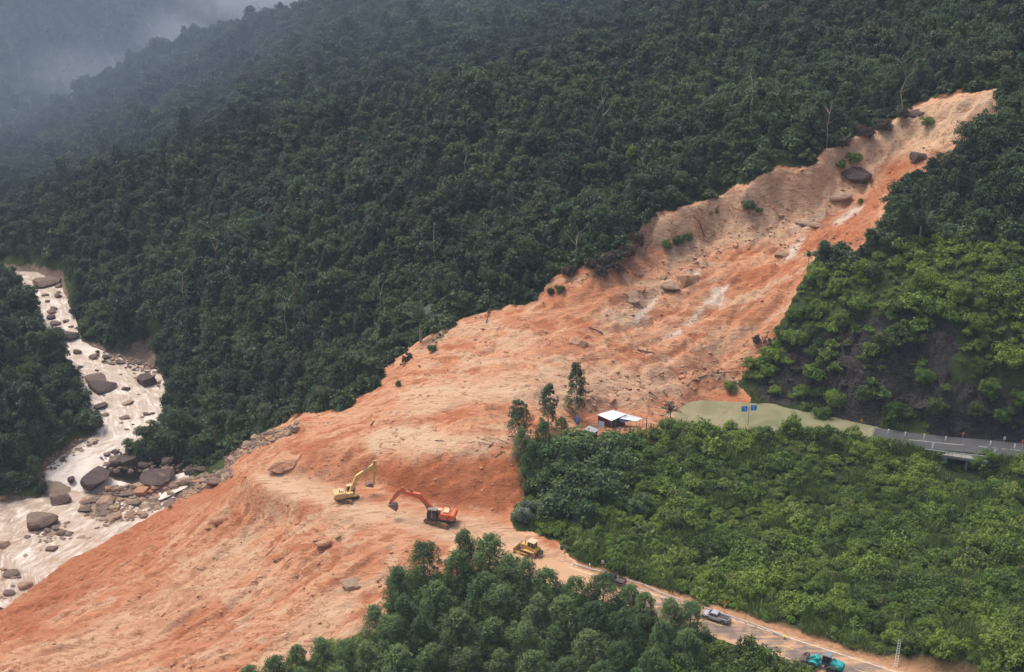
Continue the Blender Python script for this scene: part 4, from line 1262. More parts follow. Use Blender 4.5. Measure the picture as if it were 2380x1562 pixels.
# torn up trees lying along the edge of the slide, and pale snags in the forest
for i, (x, y, a, b, s) in enumerate(((1560, 522, 1.5, .5, .5), (1650, 500, 1.3, -.4, .5), (1695, 492, 1.7, .9, .45), (1805, 432, 1.4, .2, .5), (1862, 402, 1.6, -.6, .5), (1480, 578, 1.5, .3, .5), (1352, 655, 1.6, -.2, .5), (1262, 708, 1.7, .7, .5), (1130, 752, 1.4, .4, .5), (1012, 800, 1.6, .1, .5), (2012, 322, 1.5, .8, .45), (2095, 300, 1.3, .2, .45), (1712, 868, 1.6, 2.2, .5), (1800, 800, 1.5, 1.8, .45), (935, 850, 1.5, .2, .45), (1585, 560, 1.7, 2.6, .5))):
    p = G(x, y)
    t_ = BROAD.place('fallen_tree', (11, 8, 4, 11)[i % 4], p + Vector((0, 0, .5)), 0, s, s, 'uprooted tree lying on the torn edge of the slide', 'tree', 'uprooted trees along the slide edge', 'crown', M_DEAD if i % 3 else None)
    t_.rotation_euler = (a, 0, b + 2.6)
for i, (x, y, h) in enumerate(((2108, 150, 17), (1215, 470, 14), (1010, 560, 14), (880, 640, 14), (1340, 520, 13), (660, 700, 14), (1080, 330, 15), (500, 560, 14), (1600, 330, 14), (1750, 190, 14), (1930, 240, 13), (420, 640, 13), (1400, 220, 15))):
    p = GT(x, y, h)
    root = empty('dead_snag', p, i)
    tm_ = trunk_mesh(800 + i, h / .9, .17, .05 if i else .12, 5, .92)
    link('trunk', tm_, M_PBARK, root)
    tag(root, 'pale bare trunk standing in the forest', 'tree', 'pale bare trunks in the forest')

# 4. slim trees by the house, palms
for k, (x, y, h, lab) in enumerate(((1205, 936, 10.5, 'thin eucalyptus tree with sparse round crown, left of the house trees'), (1275, 898, 12, 'slender pointed eucalyptus tree between two others by the house'), (1340, 848, 14.5, 'tallest eucalyptus tree close to the house with the white roof'))):
    p = GT(x, y, h)
    EUCA.place('eucalyptus_tree', k, p, k * 2.0, h / (11, 12, 15)[k], None, lab, 'tree')
for x, y, k, s, lab in ((1558, 955, 2, 1.15, 'small palm beside the pond and the house'), (975, 690, 1, 1.15, 'large bluish palm in the forest below the landslide edge'), (2145, 470, 1, .95, 'tall fronded palm on the slope right of the landslide, lowest of three'),
                        (2262, 400, 1, .8, 'fronded palm on the slope right of the landslide, middle of three'), (2345, 330, 1, .85, 'fronded palm near the right edge below the scarp'), (2025, 540, 0, .75, 'palm hanging over the right edge of the landslide'),
                        (1880, 588, 0, .6, 'small palm leaning at the right edge of the bare earth'), (1290, 118, 0, 1.1, 'pale palm crown high in the forest'), (640, 400, 0, .9, 'pale palm crown in the forest on the spur')):
    p = GT(x, y + (20 if k == 1 else 0), (6.5, 9.5, 2.5)[k] * s)
    PALMS.place('palm_tree', k, p, x * .7, s, None, lab, 'palm', None, 'fronds')
p = GT(55, 828, 12)
BROAD.place('bright_tree', 2, p, .4, .72, .95, 'bright yellow green tree on the left river bank', 'tree', None, 'crown', M_BRIGHT)
for x, y, s in ((1478, 350, .7),):
    p = GT(x, y, 10)
    BROAD.place('bright_tree', 1, p, .4, s, s * 1.3, 'yellow green creeper covered tree in the forest behind the slide', 'tree', None, 'crown', M_BRIGHT)
# 5. tall grass by the roads and the pond
gx, gy = grid(5, 150, 190, 310, 1.25, seed=12)
gz = hz(gx, gy); si, rk_, kr_, dn, df_, ps_, hd_ = ground_info(gx, gy)
o_n = rn.x * (gx - RN0.x) + rn.y * (gy - RN0.y)
gn = fbm(gx / 8, gy / 8, 3, 121)
ok = ~near_slide(gx, gy, .8) & (rk_ < .2) & (((o_n < -2.9) & (o_n > -11) & (gn > -.1)) | ((ps_ > .4) & (ps_ < 7) & (gn > -.25)) | ((df_ > 4.6) & (df_ < 8) & (gn > -.15)) | ((gn > .12) & (dn > 10) & (df_ > 8) & (gy < 285))) & (ps_ > .3) & (hd_ > 6.8) & (df_ > 4.4) & ((o_n < -2.8) | (o_n > 7.2))
Gs = np.stack([gx, gy, gz - .05, gx * 7 % 6.28, .6 + .75 * pn.random(len(gx)), pn.integers(0, 3, len(gx))], 1)[ok]
for k in range(3):
    j = int(np.argmax(Gs[:, 5] == k)); g = Gs[j]
    GRASS.single('grass_tuft', k, (g[0], g[1], g[2]), 0, float(g[4]), None, 'tuft of tall grass growing beside the road', 'grass', 'tufts of tall grass')
mass('tall_grass', 'tall green grass along the roads and the pond', GRASS, Gs)
print('grass', len(Gs))
# ------------------------------------------------------------------ boulders, rubble, fallen wood
def rock_mesh(seed, flat=.7, cuts=9, sub=2, rough=.12):
    rng = random.Random(seed)
    bm = bmesh.new()
    bmesh.ops.create_icosphere(bm, subdivisions=sub, radius=1.0)
    pl = []
    for _ in range(cuts):
        n = Vector((rng.uniform(-1, 1), rng.uniform(-1, 1), rng.uniform(-.6, 1))).normalized()
        pl.append((n, rng.uniform(.48, .78)))
    pl.append((Vector((rng.uniform(-.25, .25), rng.uniform(-.25, .25), 1)).normalized(), .62))
    ph = [rng.uniform(0, 6) for _ in range(6)]
    for v in bm.verts:
        c = v.co
        for n, d in pl:
            e = c.dot(n) - d
            if e > 0: c = c - n * (e * .97)
        k = rough * (math.sin(3.1 * c.x + ph[0]) * math.sin(2.7 * c.y + ph[1]) + .6 * math.sin(6.3 * c.z + ph[2] + 2 * c.x) + .4 * math.sin(9 * c.y + ph[3]))
        if sub > 2: k += .035 * math.sin(17 * c.x + ph[4]) * math.sin(15 * c.y + 11 * c.z + ph[5])
        v.co = Vector((c.x, c.y, c.z * flat)) * (1 + k)
    me = bpy.data.meshes.new('boulder'); bm.to_mesh(me); bm.free()
    return me
ROCKS = [rock_mesh(600 + i, .68 + .06 * (i % 5), 9, 3, .025) for i in range(10)]
SMALL = [rock_mesh(640 + i, .7, 7, 1, .1) for i in range(6)]
M_RGREY = rock_material('grey_brown_boulder', (.15, .105, .082), (.22, .155, .12), (.3, .22, .17), (.3, .17, .1))
M_RPURP = rock_material('dark_purple_boulder', (.075, .052, .047), (.115, .083, .074), (.17, .125, .105), (.18, .11, .07))
M_RTAN = rock_material('tan_boulder', (.3, .2, .135), (.4, .28, .19), (.5, .37, .27), (.42, .2, .1))
M_RORG = rock_material('soil_coated_boulder', (.4, .2, .105), (.5, .27, .15), (.57, .34, .21), (.4, .15, .07))
M_CLOD = rock_material('earth_clod', (.46, .22, .115), (.58, .33, .2), (.64, .44, .3), (.36, .16, .085))
_rc = {}
def boulder(x, y, wpx, m, label, group=None, flat=1.0, seed=None, asp=1.0, sink=.25, z=None, name='boulder', big=True, at=None):
    p = Vector(at) if at is not None else (P(x, y, z) if z is not None else G(x, y))
    f = p.y * CP - (p.z - CAM_H) * SP
    w = wpx * f / FPX / 2
    sd = seed if seed is not None else int(x * 7 + y * 13)
    key = (sd % len(ROCKS), m.name, big)
    if key not in _rc:
        me = (ROCKS if big else SMALL)[sd % (len(ROCKS) if big else len(SMALL))].copy(); me.materials.append(m); _rc[key] = me
    o = link(name, _rc[key])
    o.location = (p.x, p.y, p.z + w * flat * (.55 - sink))
    o.scale = (w * 1.15, w * asp * 1.15, w * flat * 1.15)
    r = random.Random(sd)
    o.rotation_euler = (r.uniform(-.18, .18), r.uniform(-.18, .18), r.uniform(-.5, .5) + (0 if sd % 2 else 3.1))
    return tag(o, label, 'boulder', group)
def riv_z(y):
    return float(np.interp(-y, [-p.y for p in riv_C[::-1]], riv_Z[::-1]))
# named boulders of the river (photo place, width, material, height ratio)
for x, y, w, m, fl, lab in ((136, 1162, 66, M_RGREY, .75, 'smooth grey boulder below the small waterfall'), (92, 1220, 100, M_RGREY, .6, 'broad rounded grey slab in the lower river'), (226, 1115, 82, M_RPURP, .8, 'flat topped dark block beside the small waterfall'),
                            (295, 1078, 62, M_RPURP, .7, 'dark angular boulder behind the flat topped block'), (371, 1110, 92, M_RPURP, .38, 'long dark slab between the river and the side stream'), (440, 1098, 38, M_RPURP, .7, 'dark boulder beside the white side stream'),
                            (269, 1068, 34, M_RGREY, .6, 'rounded pale boulder at the river bend'), (167, 1116, 20, M_RPURP, 1.3, 'upright dark stone standing in the waterfall'), (4, 1270, 40, M_RTAN, .8, 'brown boulder at the left edge of the lower river'),
                            (29, 1333, 48, M_RGREY, .6, 'low grey rock in the lower river near the slide toe'), (58, 1362, 42, M_RTAN, .9, 'upright brown boulder at the toe of the landslide'), (24, 1378, 34, M_RGREY, .7, 'grey rock below the upright brown boulder'),
                            (339, 892, 50, M_RPURP, 1.0, 'peaked dark boulder on the right of the upper pool'), (237, 905, 78, M_RPURP, .38, 'low dark rock shelf in the upper pool'), (343, 1002, 46, M_RGREY, .5, 'long pale boulder at the right bank below the pool'),
                            (236, 945, 38, M_RPURP, .6, 'dark boulder at the left bank of the pool'), (215, 985, 52, M_RPURP, .6, 'large dark boulder at the left bank below the pool'), (228, 880, 60, M_RGREY, .32, 'flat grey rock under water at the head of the pool'),
                            (102, 658, 80, M_RGREY, .35, 'wide flat rock across the far upper river'), (133, 688, 24, M_RGREY, .9, 'round grey boulder in the far upper river'), (69, 690, 26, M_RPURP, .8, 'dark boulder on the left of the far upper river'),
                            (158, 786, 62, M_RPURP, .6, 'big dark boulder on the right of the narrow chute'), (297, 936, 30, M_RTAN, .4, 'brown rock awash in the middle of the pool'), (293, 906, 22, M_RPURP, .7, 'small dark rock in the middle of the pool'),
                            (128, 752, 30, M_RGREY, .7, 'grey boulder in the narrow chute'), (122, 724, 26, M_RGREY, .6, 'pale boulder above the narrow chute')):
    p = G(x, y)
    if p.z < riv_z(p.y) - .05:
        p = P(x, y, riv_z(p.y) - .1)
    boulder(x, y, w * .88, m, lab, None, fl, at=p, sink=.36)
# heaps of rubble along the river: countable stones
def heap(poly, n, wr, mats, label, group, seed, flat=(.55, .95), name='boulder', big=True, zmin=None, sink=.2, keep=None):
    rng = random.Random(seed); k = 0; tries = 0
    xs_, ys_ = [p[0] for p in poly], [p[1] for p in poly]
    while k < n and tries < n * 40:
        tries += 1
        x, y = rng.uniform(min(xs_), max(xs_)), rng.uniform(min(ys_), max(ys_))
        if not in_poly(np.array([x]), np.array([y]), poly)[0]: continue
        p = G(x, y)
        if zmin == 'river':
            rz_ = riv_z(p.y)
            if p.z < rz_ - .2: p = P(x, y, rz_ - .15)
        w = wr[0] * (wr[1] / wr[0]) ** (rng.random() ** 2.0)
        boulder(x, y, w, rng.choice(mats), label, group, rng.uniform(*flat), rng.randint(0, 99999), rng.uniform(.7, 1.2), sink, None, name, big, at=p)
        k += 1
heap([(185, 1170), (260, 1130), (400, 1120), (520, 1095), (545, 1105), (450, 1150), (330, 1205), (260, 1215), (200, 1195)], 95, (13, 40), [M_RGREY, M_RTAN, M_RGREY, M_RTAN, M_RORG], 'tan stone in the rubble heap between river and landslide', 'stones of the rubble heap by the river', 21, zmin='river')
heap([(70, 1230), (150, 1215), (160, 1250), (90, 1265)], 10, (12, 28), [M_RGREY, M_RTAN], 'stone in the small pile beside the broad river slab', 'stones beside the broad river slab', 22, zmin='river')
heap([(230, 1060), (360, 1010), (375, 1060), (470, 1075), (470, 1100), (330, 1120), (250, 1095)], 32, (12, 36), [M_RPURP, M_RPURP, M_RGREY], 'dark stone among the rocks on the inner river bend', 'dark stones on the river bend', 23, zmin='river')
heap([(520, 1050), (620, 1005), (690, 985), (690, 1000), (560, 1060), (530, 1090)], 30, (10, 26), [M_RTAN, M_RGREY, M_RORG], 'stone in the rubble along the side stream gully', 'stones of the side stream gully', 24)
heap([(0, 1250), (180, 1215), (270, 1225), (130, 1290), (95, 1335), (50, 1370), (0, 1400)], 24, (10, 28), [M_RGREY, M_RTAN], 'small rock awash in the lower river', 'rocks awash in the lower river', 25, zmin='river', sink=.42)
heap([(180, 850), (350, 870), (365, 960), (340, 1010), (250, 1020), (240, 960), (205, 900)], 20, (9, 28), [M_RGREY, M_RPURP, M_RTAN], 'rock awash in the middle river', 'rocks awash in the middle river', 26, (.35, .7), zmin='river', sink=.4)
heap([(170, 818), (230, 815), (360, 845), (372, 900), (350, 870), (240, 845)], 16, (10, 28), [M_RPURP, M_RGREY], 'stone along the right bank of the upper pool', 'stones along the upper pool', 27, zmin='river')
heap([(60, 665), (150, 655), (160, 740), (175, 800), (125, 800), (100, 730)], 16, (10, 24), [M_RGREY, M_RPURP], 'stone in the steep upper reach of the river', 'stones of the upper river', 28, zmin='river')
heap([(195, 1000), (240, 1020), (160, 1065), (110, 1095), (85, 1125), (0, 1170), (0, 1150), (100, 1085), (170, 1040)], 10, (9, 20), [M_RTAN, M_RPURP], 'stone along the left river bank below the forest', 'stones of the left river bank', 29, zmin='river')
# small stones between them: one mass
rs = np.random.default_rng(61)
# blocks standing out of the rock cut
heap([(1765, 900), (1800, 860), (1870, 810), (1990, 770), (2120, 745), (2200, 780), (2180, 870), (2240, 905), (2370, 930), (2379, 985), (2250, 975), (2100, 955), (1900, 925)], 26, (16, 50), [M_CLIFF], 'dark angular rock ledge in the cut above the far road', 'rock ledges of the cut', 41, (.35, .7), 'rock_ledge', sink=.45)
# boulders on the landslide
for x, y, w, m, fl, asp, lab in ((655, 1072, 86, M_CLOD, .7, .8, 'huge soil covered block with flat top on the diggers bench'), (1597, 655, 66, M_CLOD, .95, .6, 'large wedge shaped rock high on the bare slope'), (1340, 795, 54, M_CLOD, 1.05, .8, 'squarish dark sided block in the middle of the slide'),
                                 (2138, 366, 62, M_RPURP, .6, .7, 'dark brown boulder below the top scarp'), (1985, 402, 76, M_RPURP, .85, .8, 'dark outcrop overgrown with bushes near the top of the slide'), (820, 1352, 56, M_RTAN, .7, .9, 'pale round boulder half buried in the lower slope'),
                                 (512, 1206, 50, M_RORG, .7, .8, 'soil coated boulder low on the left flank of the slide'), (748, 1262, 46, M_RORG, .6, .7, 'half buried block below the diggers bench'), (688, 985, 22, M_RTAN, 1.3, .8, 'small upright stone on the slide edge above the river'),
                                 (1560, 662, 60, M_RTAN, .4, .9, 'pale crumbling rock patch beside the wedge shaped rock'), (1470, 697, 34, M_RTAN, .5, .8, 'pale rock on the middle slope'), (1880, 520, 80, M_RTAN, .3, .5, 'long pale rock slab on the upper slope'),
                                 (1945, 455, 70, M_RTAN, .4, .6, 'pale sandy block on the upper slope'), (1815, 590, 44, M_RTAN, .6, .7, 'whitish rock at the right side of the slide'), (2125, 262, 44, M_RPURP, .7, .7, 'dark rock ledge at the top scarp')):
    boulder(x, y, w * .9, m, lab, None, fl, asp=asp, sink=.62)
# bushes that slid down or cling to the bare ground
for x, y, h, k, lab in ((1985, 352, 4.2, 0, 'bush growing on the dark outcrop near the slide top'), (1955, 372, 3.0, 2, 'smaller bush left of the overgrown outcrop'), (1575, 545, 3.6, 2, 'dark bush slid down onto the upper bare slope'), (1550, 560, 3.0, 0, 'uprooted bush left of the dark bush on the upper slope'), (1600, 540, 3.0, 1, 'green bush at the right end of the slid bushes'),
                        (1740, 470, 4.0, 1, 'bush hanging down the upper scarp'), (1765, 482, 2.0, 2, 'small bush below the hanging bush'), (2155, 270, 4.0, 1, 'bush sliding down beside the top scarp'), (1005, 800, 2.2, 2, 'low bush hanging at the left slide edge'), (925, 885, 1.6, 2, 'grassy bush on the left slide edge'), (1300, 660, 2.6, 0, 'light green bush at the left edge of the middle slope'), (1280, 668, 2.2, 2, 'small light green bush beside the slide edge'),
                        (2010, 420, 1.8, 2, 'small green clump on the pale upper slope'), (2000, 465, 1.8, 1, 'green clump above the pale rock slab'), (1700, 885, 3.4, 0, 'bright bush between the slide foot and the pond')):
    p = GT(x, y, h * .9)
    BIGSH.place('bush', k, p, x, h / 6, h / (6, 7, 5)[k], lab, 'shrub', None, 'foliage')
# fallen trunks and branches
M_WOOD = plain('wet_dead_wood', (.17, .105, .065), .85, var=.4, vscale=3)
M_WOODP = plain('pale_dead_wood', (.42, .3, .2), .85, var=.4, vscale=3)
def log(x, y, lpx, ang, label, group=None, m=None, r=.16):
    p = G(x, y); f = p.y * CP - (p.z - CAM_H) * SP
    L = lpx * f / FPX
    a = math.radians(ang)
    d = Vector((math.cos(a), math.sin(a), 0)) * L / 2
    e0, e1 = p - d, p + d
    e0.z = float(hz(e0.x, e0.y)) + r * .7; e1.z = float(hz(e1.x, e1.y)) + r * .9
    root = empty('fallen_log', p)
    t = MB(); mid = (e0 + e1) / 2 + Vector((0, 0, .05)); mid.z = max(mid.z, float(hz(mid.x, mid.y)) + r * .6)
    t.tube([e0 - p, mid - p, e1 - p], [r, r * .85, r * .6], 7)
    t.build('stem', m or M_WOOD, root)
    b = MB()
    for k in range(3):
        s0 = (e0 + (e1 - e0) * (.55 + .18 * k)) - p
        b.cyl(s0, s0 + Vector((math.cos(a + 1.0 - k) * L * .16, math.sin(a + 1.0 - k) * L * .16, .25)), r * .35, r * .12, 5)
    b.build('branch_stub', m or M_WOOD, root)
    return tag(root, label, 'log', group)
log(1385, 768, 34, -20, 'dark broken log beside the middle of the slide', None, None, .2)
log(1500, 820, 40, -14, 'long dark log lying across the lower slope', None, None, .22)
log(1640, 872, 46, 28, 'pale log in the debris above the pond', None, M_WOODP, .22)
log(1610, 885, 40, 40, 'dark log in the debris above the pond', None, None, .2)
log(1625, 520, 30, 10, 'dark log below the slid bushes')
log(740, 1262, 30, -25, 'dark log half buried below the diggers bench')
log(865, 985, 16, 60, 'small broken log left of the pale terrace')
rl = random.Random(77)
for k in range(46):
    poly = ([(1350, 890), (1650, 850), (1700, 900), (1560, 950), (1350, 950)], [(1400, 560), (2000, 420), (1900, 580), (1600, 780), (1300, 780)], [(850, 1040), (1200, 1010), (1200, 1060), (900, 1070)], [(200, 1300), (560, 1180), (700, 1300), (300, 1500)])[k % 4]
    while True:
        x, y = rl.uniform(min(p[0] for p in poly), max(p[0] for p in poly)), rl.uniform(min(p[1] for p in poly), max(p[1] for p in poly))
        if in_poly(np.array([x]), np.array([y]), poly)[0]: break
    log(x, y, rl.uniform(12, 26), rl.uniform(-30, 60), ('broken branch in the debris field behind the house', 'broken branch on the upper bare slope', 'broken branch on the pale terrace above the diggers', 'broken branch on the lower left slope of the slide')[k % 4],
        ('branches behind the house', 'branches on the upper slope', 'branches on the pale terrace', 'branches on the lower slope')[k % 4], M_WOODP if k % 5 == 0 else M_WOOD, rl.uniform(.07, .13))
# clods and pebbles scattered over the bare earth: one mass
CLOD = Kind([], M_CLOD, M_CLOD)
cx_, cy2 = grid(-150, 150, 190, 400, 1.02, seed=31)
inn = ground_info(cx_, cy2)[0]
cx_, cy2 = cx_[inn], cy2[inn]
cd = fbm(cx_ / 12, cy2 / 12, 4, 131) + .5 * fbm(cx_ / 3.5, cy2 / 3.5, 2, 132)
cq = np.random.default_rng(33)
pxx, pyy, _q = proj(cx_, cy2, hz(cx_, cy2))
deb = np.maximum(smooth(40, -40, sdf(pxx, pyy, [(1330, 880), (1450, 850), (1680, 840), (1780, 760), (1840, 680), (1800, 780), (1720, 900), (1560, 950), (1340, 960)])), smooth(30, -30, sdf(pxx, pyy, [(1540, 560), (1700, 500), (1900, 420), (2000, 440), (1850, 590), (1700, 590), (1400, 760)])))
ok = (cq.random(len(cx_)) < .05 + 1.3 * np.clip(cd - .08, 0, 1) + .5 * deb) & (bsd[np.clip(np.searchsorted(GY, cy2) - 1, 0, len(GY) - 2), np.clip(np.searchsorted(GX, cx_) - 1, 0, len(GX) - 2)] > 0)
sz_ = (.13 + .55 * cq.random(len(cx_)) ** 3.0) * (1 + .4 * deb)
Cl = np.stack([cx_, cy2, hz(cx_, cy2), cx_ * 9 % 6.28, sz_, cq.integers(0, 6, len(cx_))], 1)[ok]
M_CLODS = (M_CLOD, M_CLOD, M_CLOD, M_RORG, M_CLOD, M_RTAN)
for k in range(6):
    me = SMALL[k].copy(); me.materials.append(M_CLODS[k])
    big_i = [i for i in np.argsort(-Cl[:, 4]) if int(Cl[i, 5]) == k][0]
    g = Cl[big_i]
    o = link('stone', me); o.location = g[:3]; o.scale = [float(g[4]) * 1.6] * 3
    tag(o, 'loose stone lying on the bare earth of the slide', 'stone', 'loose stones on the slide')
    CLOD.first[k] = (o, None)
mass('rubble', 'clods and pebbles strewn over the bare orange earth', CLOD, Cl)
print('clods', len(Cl))
PEB = Kind([], M_RTAN, M_RTAN)
pts_ = []
for poly, n in (([(185, 1170), (260, 1130), (400, 1120), (540, 1085), (545, 1105), (450, 1150), (330, 1208), (260, 1220), (200, 1200)], 2200), ([(520, 1060), (620, 1005), (690, 985), (690, 1000), (560, 1062), (530, 1092)], 600), ([(230, 1060), (360, 1010), (470, 1075), (470, 1100), (250, 1095)], 260), ([(70, 1225), (160, 1215), (165, 1255), (90, 1268)], 120),
                ([(240, 815), (372, 850), (372, 905), (345, 868), (240, 842)], 220), ([(170, 1020), (235, 1020), (110, 1100), (0, 1170), (0, 1150)], 160)):
    a_ = np.array(poly); got = 0
    while got < n:
        x, y = rs.uniform(a_[:, 0].min(), a_[:, 0].max()), rs.uniform(a_[:, 1].min(), a_[:, 1].max())
        if not in_poly(np.array([x]), np.array([y]), poly)[0]: continue
        p = G(x, y); rz_ = riv_z(p.y)
        if p.z < rz_ - .15: p = P(x, y, rz_ - .1)
        pts_.append((p.x, p.y, p.z, rs.random() * 6.28, .3 + .75 * rs.random() ** 2, rs.integers(0, 4))); got += 1
pts_ = np.array(pts_)
for k, mm in enumerate((M_RTAN, M_RGREY, M_RGREY, M_RTAN)):
    me = SMALL[k].copy(); me.materials.append(mm); g = pts_[int(np.argmax(pts_[:, 5] == k))]
    o = link('stone', me); o.location = g[:3]; o.scale = [float(g[4]) * 1.5] * 3
    tag(o, 'small stone in the shingle beside the river', 'stone', 'stones in the river shingle'); PEB.first[k] = (o, None)
mass('shingle', 'small stones between the boulders beside the river', PEB, pts_)
# ------------------------------------------------------------------ machines and vehicles (x forward, y left, z up)
MUD = (.46, .27, .15)
M_ORANGE = plain('orange_machine_paint', (.72, .115, .03), .42, spec=.5, dirt=MUD, dirt_amt=.7, dirt_scale=1.0)
M_YELLOW = plain('pale_yellow_machine_paint', (.70, .52, .2), .45, spec=.5, dirt=MUD, dirt_amt=.7, dirt_scale=1.0)
M_DOZER = plain('dozer_yellow_paint', (.62, .4, .09), .5, spec=.45, dirt=MUD, dirt_amt=.85, dirt_scale=.9)
M_TEAL = plain('teal_machine_paint', (.015, .36, .35), .35, spec=.5, dirt=(.1, .3, .28), dirt_amt=.4, dirt_scale=1.0)
M_DARK = plain('dark_machine_steel', (.05, .048, .05), .55, dirt=(.2, .13, .09), dirt_amt=.5, dirt_scale=1.5)
M_TRACK = plain('muddy_track_steel', (.16, .105, .07), .8, dirt=MUD, dirt_amt=.9, dirt_scale=1.0)
M_GLASS = plain('dark_cab_glass', (.02, .025, .035), .08, spec=.7)
M_STEEL = plain('worn_steel', (.3, .28, .27), .4, metal=.6, dirt=MUD, dirt_amt=.5)
M_BUCKET = plain('bucket_steel', (.12, .1, .11), .5, dirt=MUD, dirt_amt=.6, dirt_scale=1.0)
M_TYRE = plain('dusty_tyre', (.035, .034, .033), .85, dirt=(.25, .17, .11), dirt_amt=.6, dirt_scale=1.5)
M_RIM = plain('alloy_rim', (.5, .5, .5), .35, metal=.5)
M_TEALRIM = plain('muddy_wheel_rim', (.3, .26, .2), .6, dirt=MUD, dirt_amt=.7)
M_SILVER = plain('grey_car_paint', (.46, .45, .49), .3, metal=.25, spec=.6)
M_BLACKC = plain('black_car_paint', (.02, .02, .025), .2, spec=.6)
M_RED = plain('tail_light_red', (.5, .02, .02), .3)
M_WHITE = plain('white_paint', (.78, .77, .74), .5, dirt=(.6, .5, .4), dirt_amt=.5)
M_CREAM = plain('pale_cover_paint', (.72, .5, .33), .5, dirt=MUD, dirt_amt=.5)

def track(root, y, L, H, W, m=M_TRACK):
    """one crawler track: shoe belt of single plates round a frame"""
    t = empty('track', (0, y, 0), 0, root)
    fr = MB(); fr.box((0, 0, H * .5), (L - H * 1.1, W * .55, H * .55))
    for i in range(5):
        x = -L / 2 + H * .8 + (L - H * 1.6) * i / 4
        fr.cyl((x, -W * .34, H * .3), (x, W * .34, H * .3), H * .2, n=10)
    for s in (-1, 1):
        fr.cyl((s * (L / 2 - H / 2), -W * .36, H / 2), (s * (L / 2 - H / 2), W * .36, H / 2), H * .4, n=14)
    fr.build('track_frame', M_TRACK, t)
    n = int((2 * (L - H) + math.pi * H) / .24)
    per = 2 * (L - H) + math.pi * H
    b = MB()
    for i in range(n):
        s = per * i / n; r = H / 2 - .03
        if s < L - H: c, an = (-(L - H) / 2 + s, .05 - .02), 0
        elif s < L - H + math.pi * H / 2:
            a = (s - (L - H)) / (H / 2); c = ((L - H) / 2 + r * math.sin(a), H / 2 - r * math.cos(a)); an = a
        elif s < 2 * (L - H) + math.pi * H / 2: c, an = ((L - H) / 2 - (s - (L - H) - math.pi * H / 2), H - .03), math.pi
        else:
            a = (s - 2 * (L - H) - math.pi * H / 2) / (H / 2); c = (-(L - H) / 2 - r * math.sin(a), H / 2 + r * math.cos(a)); an = math.pi + a
        M = Matrix.Translation((c[0], 0, c[1])) @ Matrix.Rotation(-an, 4, 'Y')
        b.box((0, 0, 0), (.21, W, .06), M); b.box((0, 0, -.045), (.05, W, .05), M)
    b.build('track_belt', m, t)
    return t
def seg(root, name, a, b, w, h0, h1, m, y=0.0):
    """tapered box beam in the x-z plane"""
    a, b = Vector((a[0], 0, a[1])), Vector((b[0], 0, b[1]))
    d = (b - a).normalized(); n = Vector((-d.z, 0, d.x))
    V = []
    for p, h in ((a, h0), (b, h1)):
        for sy in (-1, 1):
            for sn in (-1, 1):
                V.append(p + n * (sn * h / 2) + Vector((0, y + sy * w / 2, 0)))
    F = [(0, 1, 3, 2), (4, 6, 7, 5), (0, 4, 5, 1), (2, 3, 7, 6), (0, 2, 6, 4), (1, 5, 7, 3)]
    q = MB(); q.add(V, F)
    return q.build(name, m, root, .03)
def ram(root, a, b, y, r=.09):
    c = empty('hydraulic_cylinder', (0, 0, 0), 0, root)
    A, B = Vector((a[0], y, a[1])), Vector((b[0], y, b[1]))
    m = A + (B - A) * .58
    q = MB(); q.cyl(A, m, r, n=10); q.build('barrel', M_DARK, c)
    q = MB(); q.cyl(m, B, r * .55, n=8); q.build('rod', M_STEEL, c)
def bucket_ex(root, piv, ang, R, W, m):
    """curved digging bucket: back sheet, side plates, teeth"""
    b = empty('bucket', (piv[0], 0, piv[1]), 0, root); b.rotation_euler = (0, ang, 0)
    prof = [(0.12 * R, .12 * R)] + [(R * .55 + R * .62 * math.cos(a), -R * .5 + R * .62 * math.sin(a)) for a in np.linspace(2.2, 5.4, 9)]
    q = MB()
    for i in range(len(prof) - 1):
        p0, p1 = prof[i], prof[i + 1]
        q.bar((p0[0], 0, p0[1]), (p1[0], 0, p1[1]), W, .05, (0, 1, 0)) if False else q.add([(p0[0], -W / 2, p0[1]), (p0[0], W / 2, p0[1]), (p1[0], W / 2, p1[1]), (p1[0], -W / 2, p1[1]), (p0[0] + .05, -W / 2, p0[1] + .05), (p0[0] + .05, W / 2, p0[1] + .05), (p1[0] + .05, W / 2, p1[1] + .05), (p1[0] + .05, -W / 2, p1[1] + .05)], [(0, 1, 2, 3), (7, 6, 5, 4), (0, 4, 5, 1), (2, 6, 7, 3), (0, 3, 7, 4), (1, 5, 6, 2)])
    q.build('bucket_shell', m, b)
    for s in (-1, 1):
        q = MB(); q.prism(prof, s * W / 2 - .025, s * W / 2 + .025); q.build('bucket_side', m, b)
    q = MB()
    e = prof[-1]
    for i in range(5):
        y = -W / 2 + W * (i + .5) / 5
        q.box((e[0] + .1, y, e[1] - .02), (.3, .11, .09))
    q.build('teeth', M_STEEL, b)
    return b

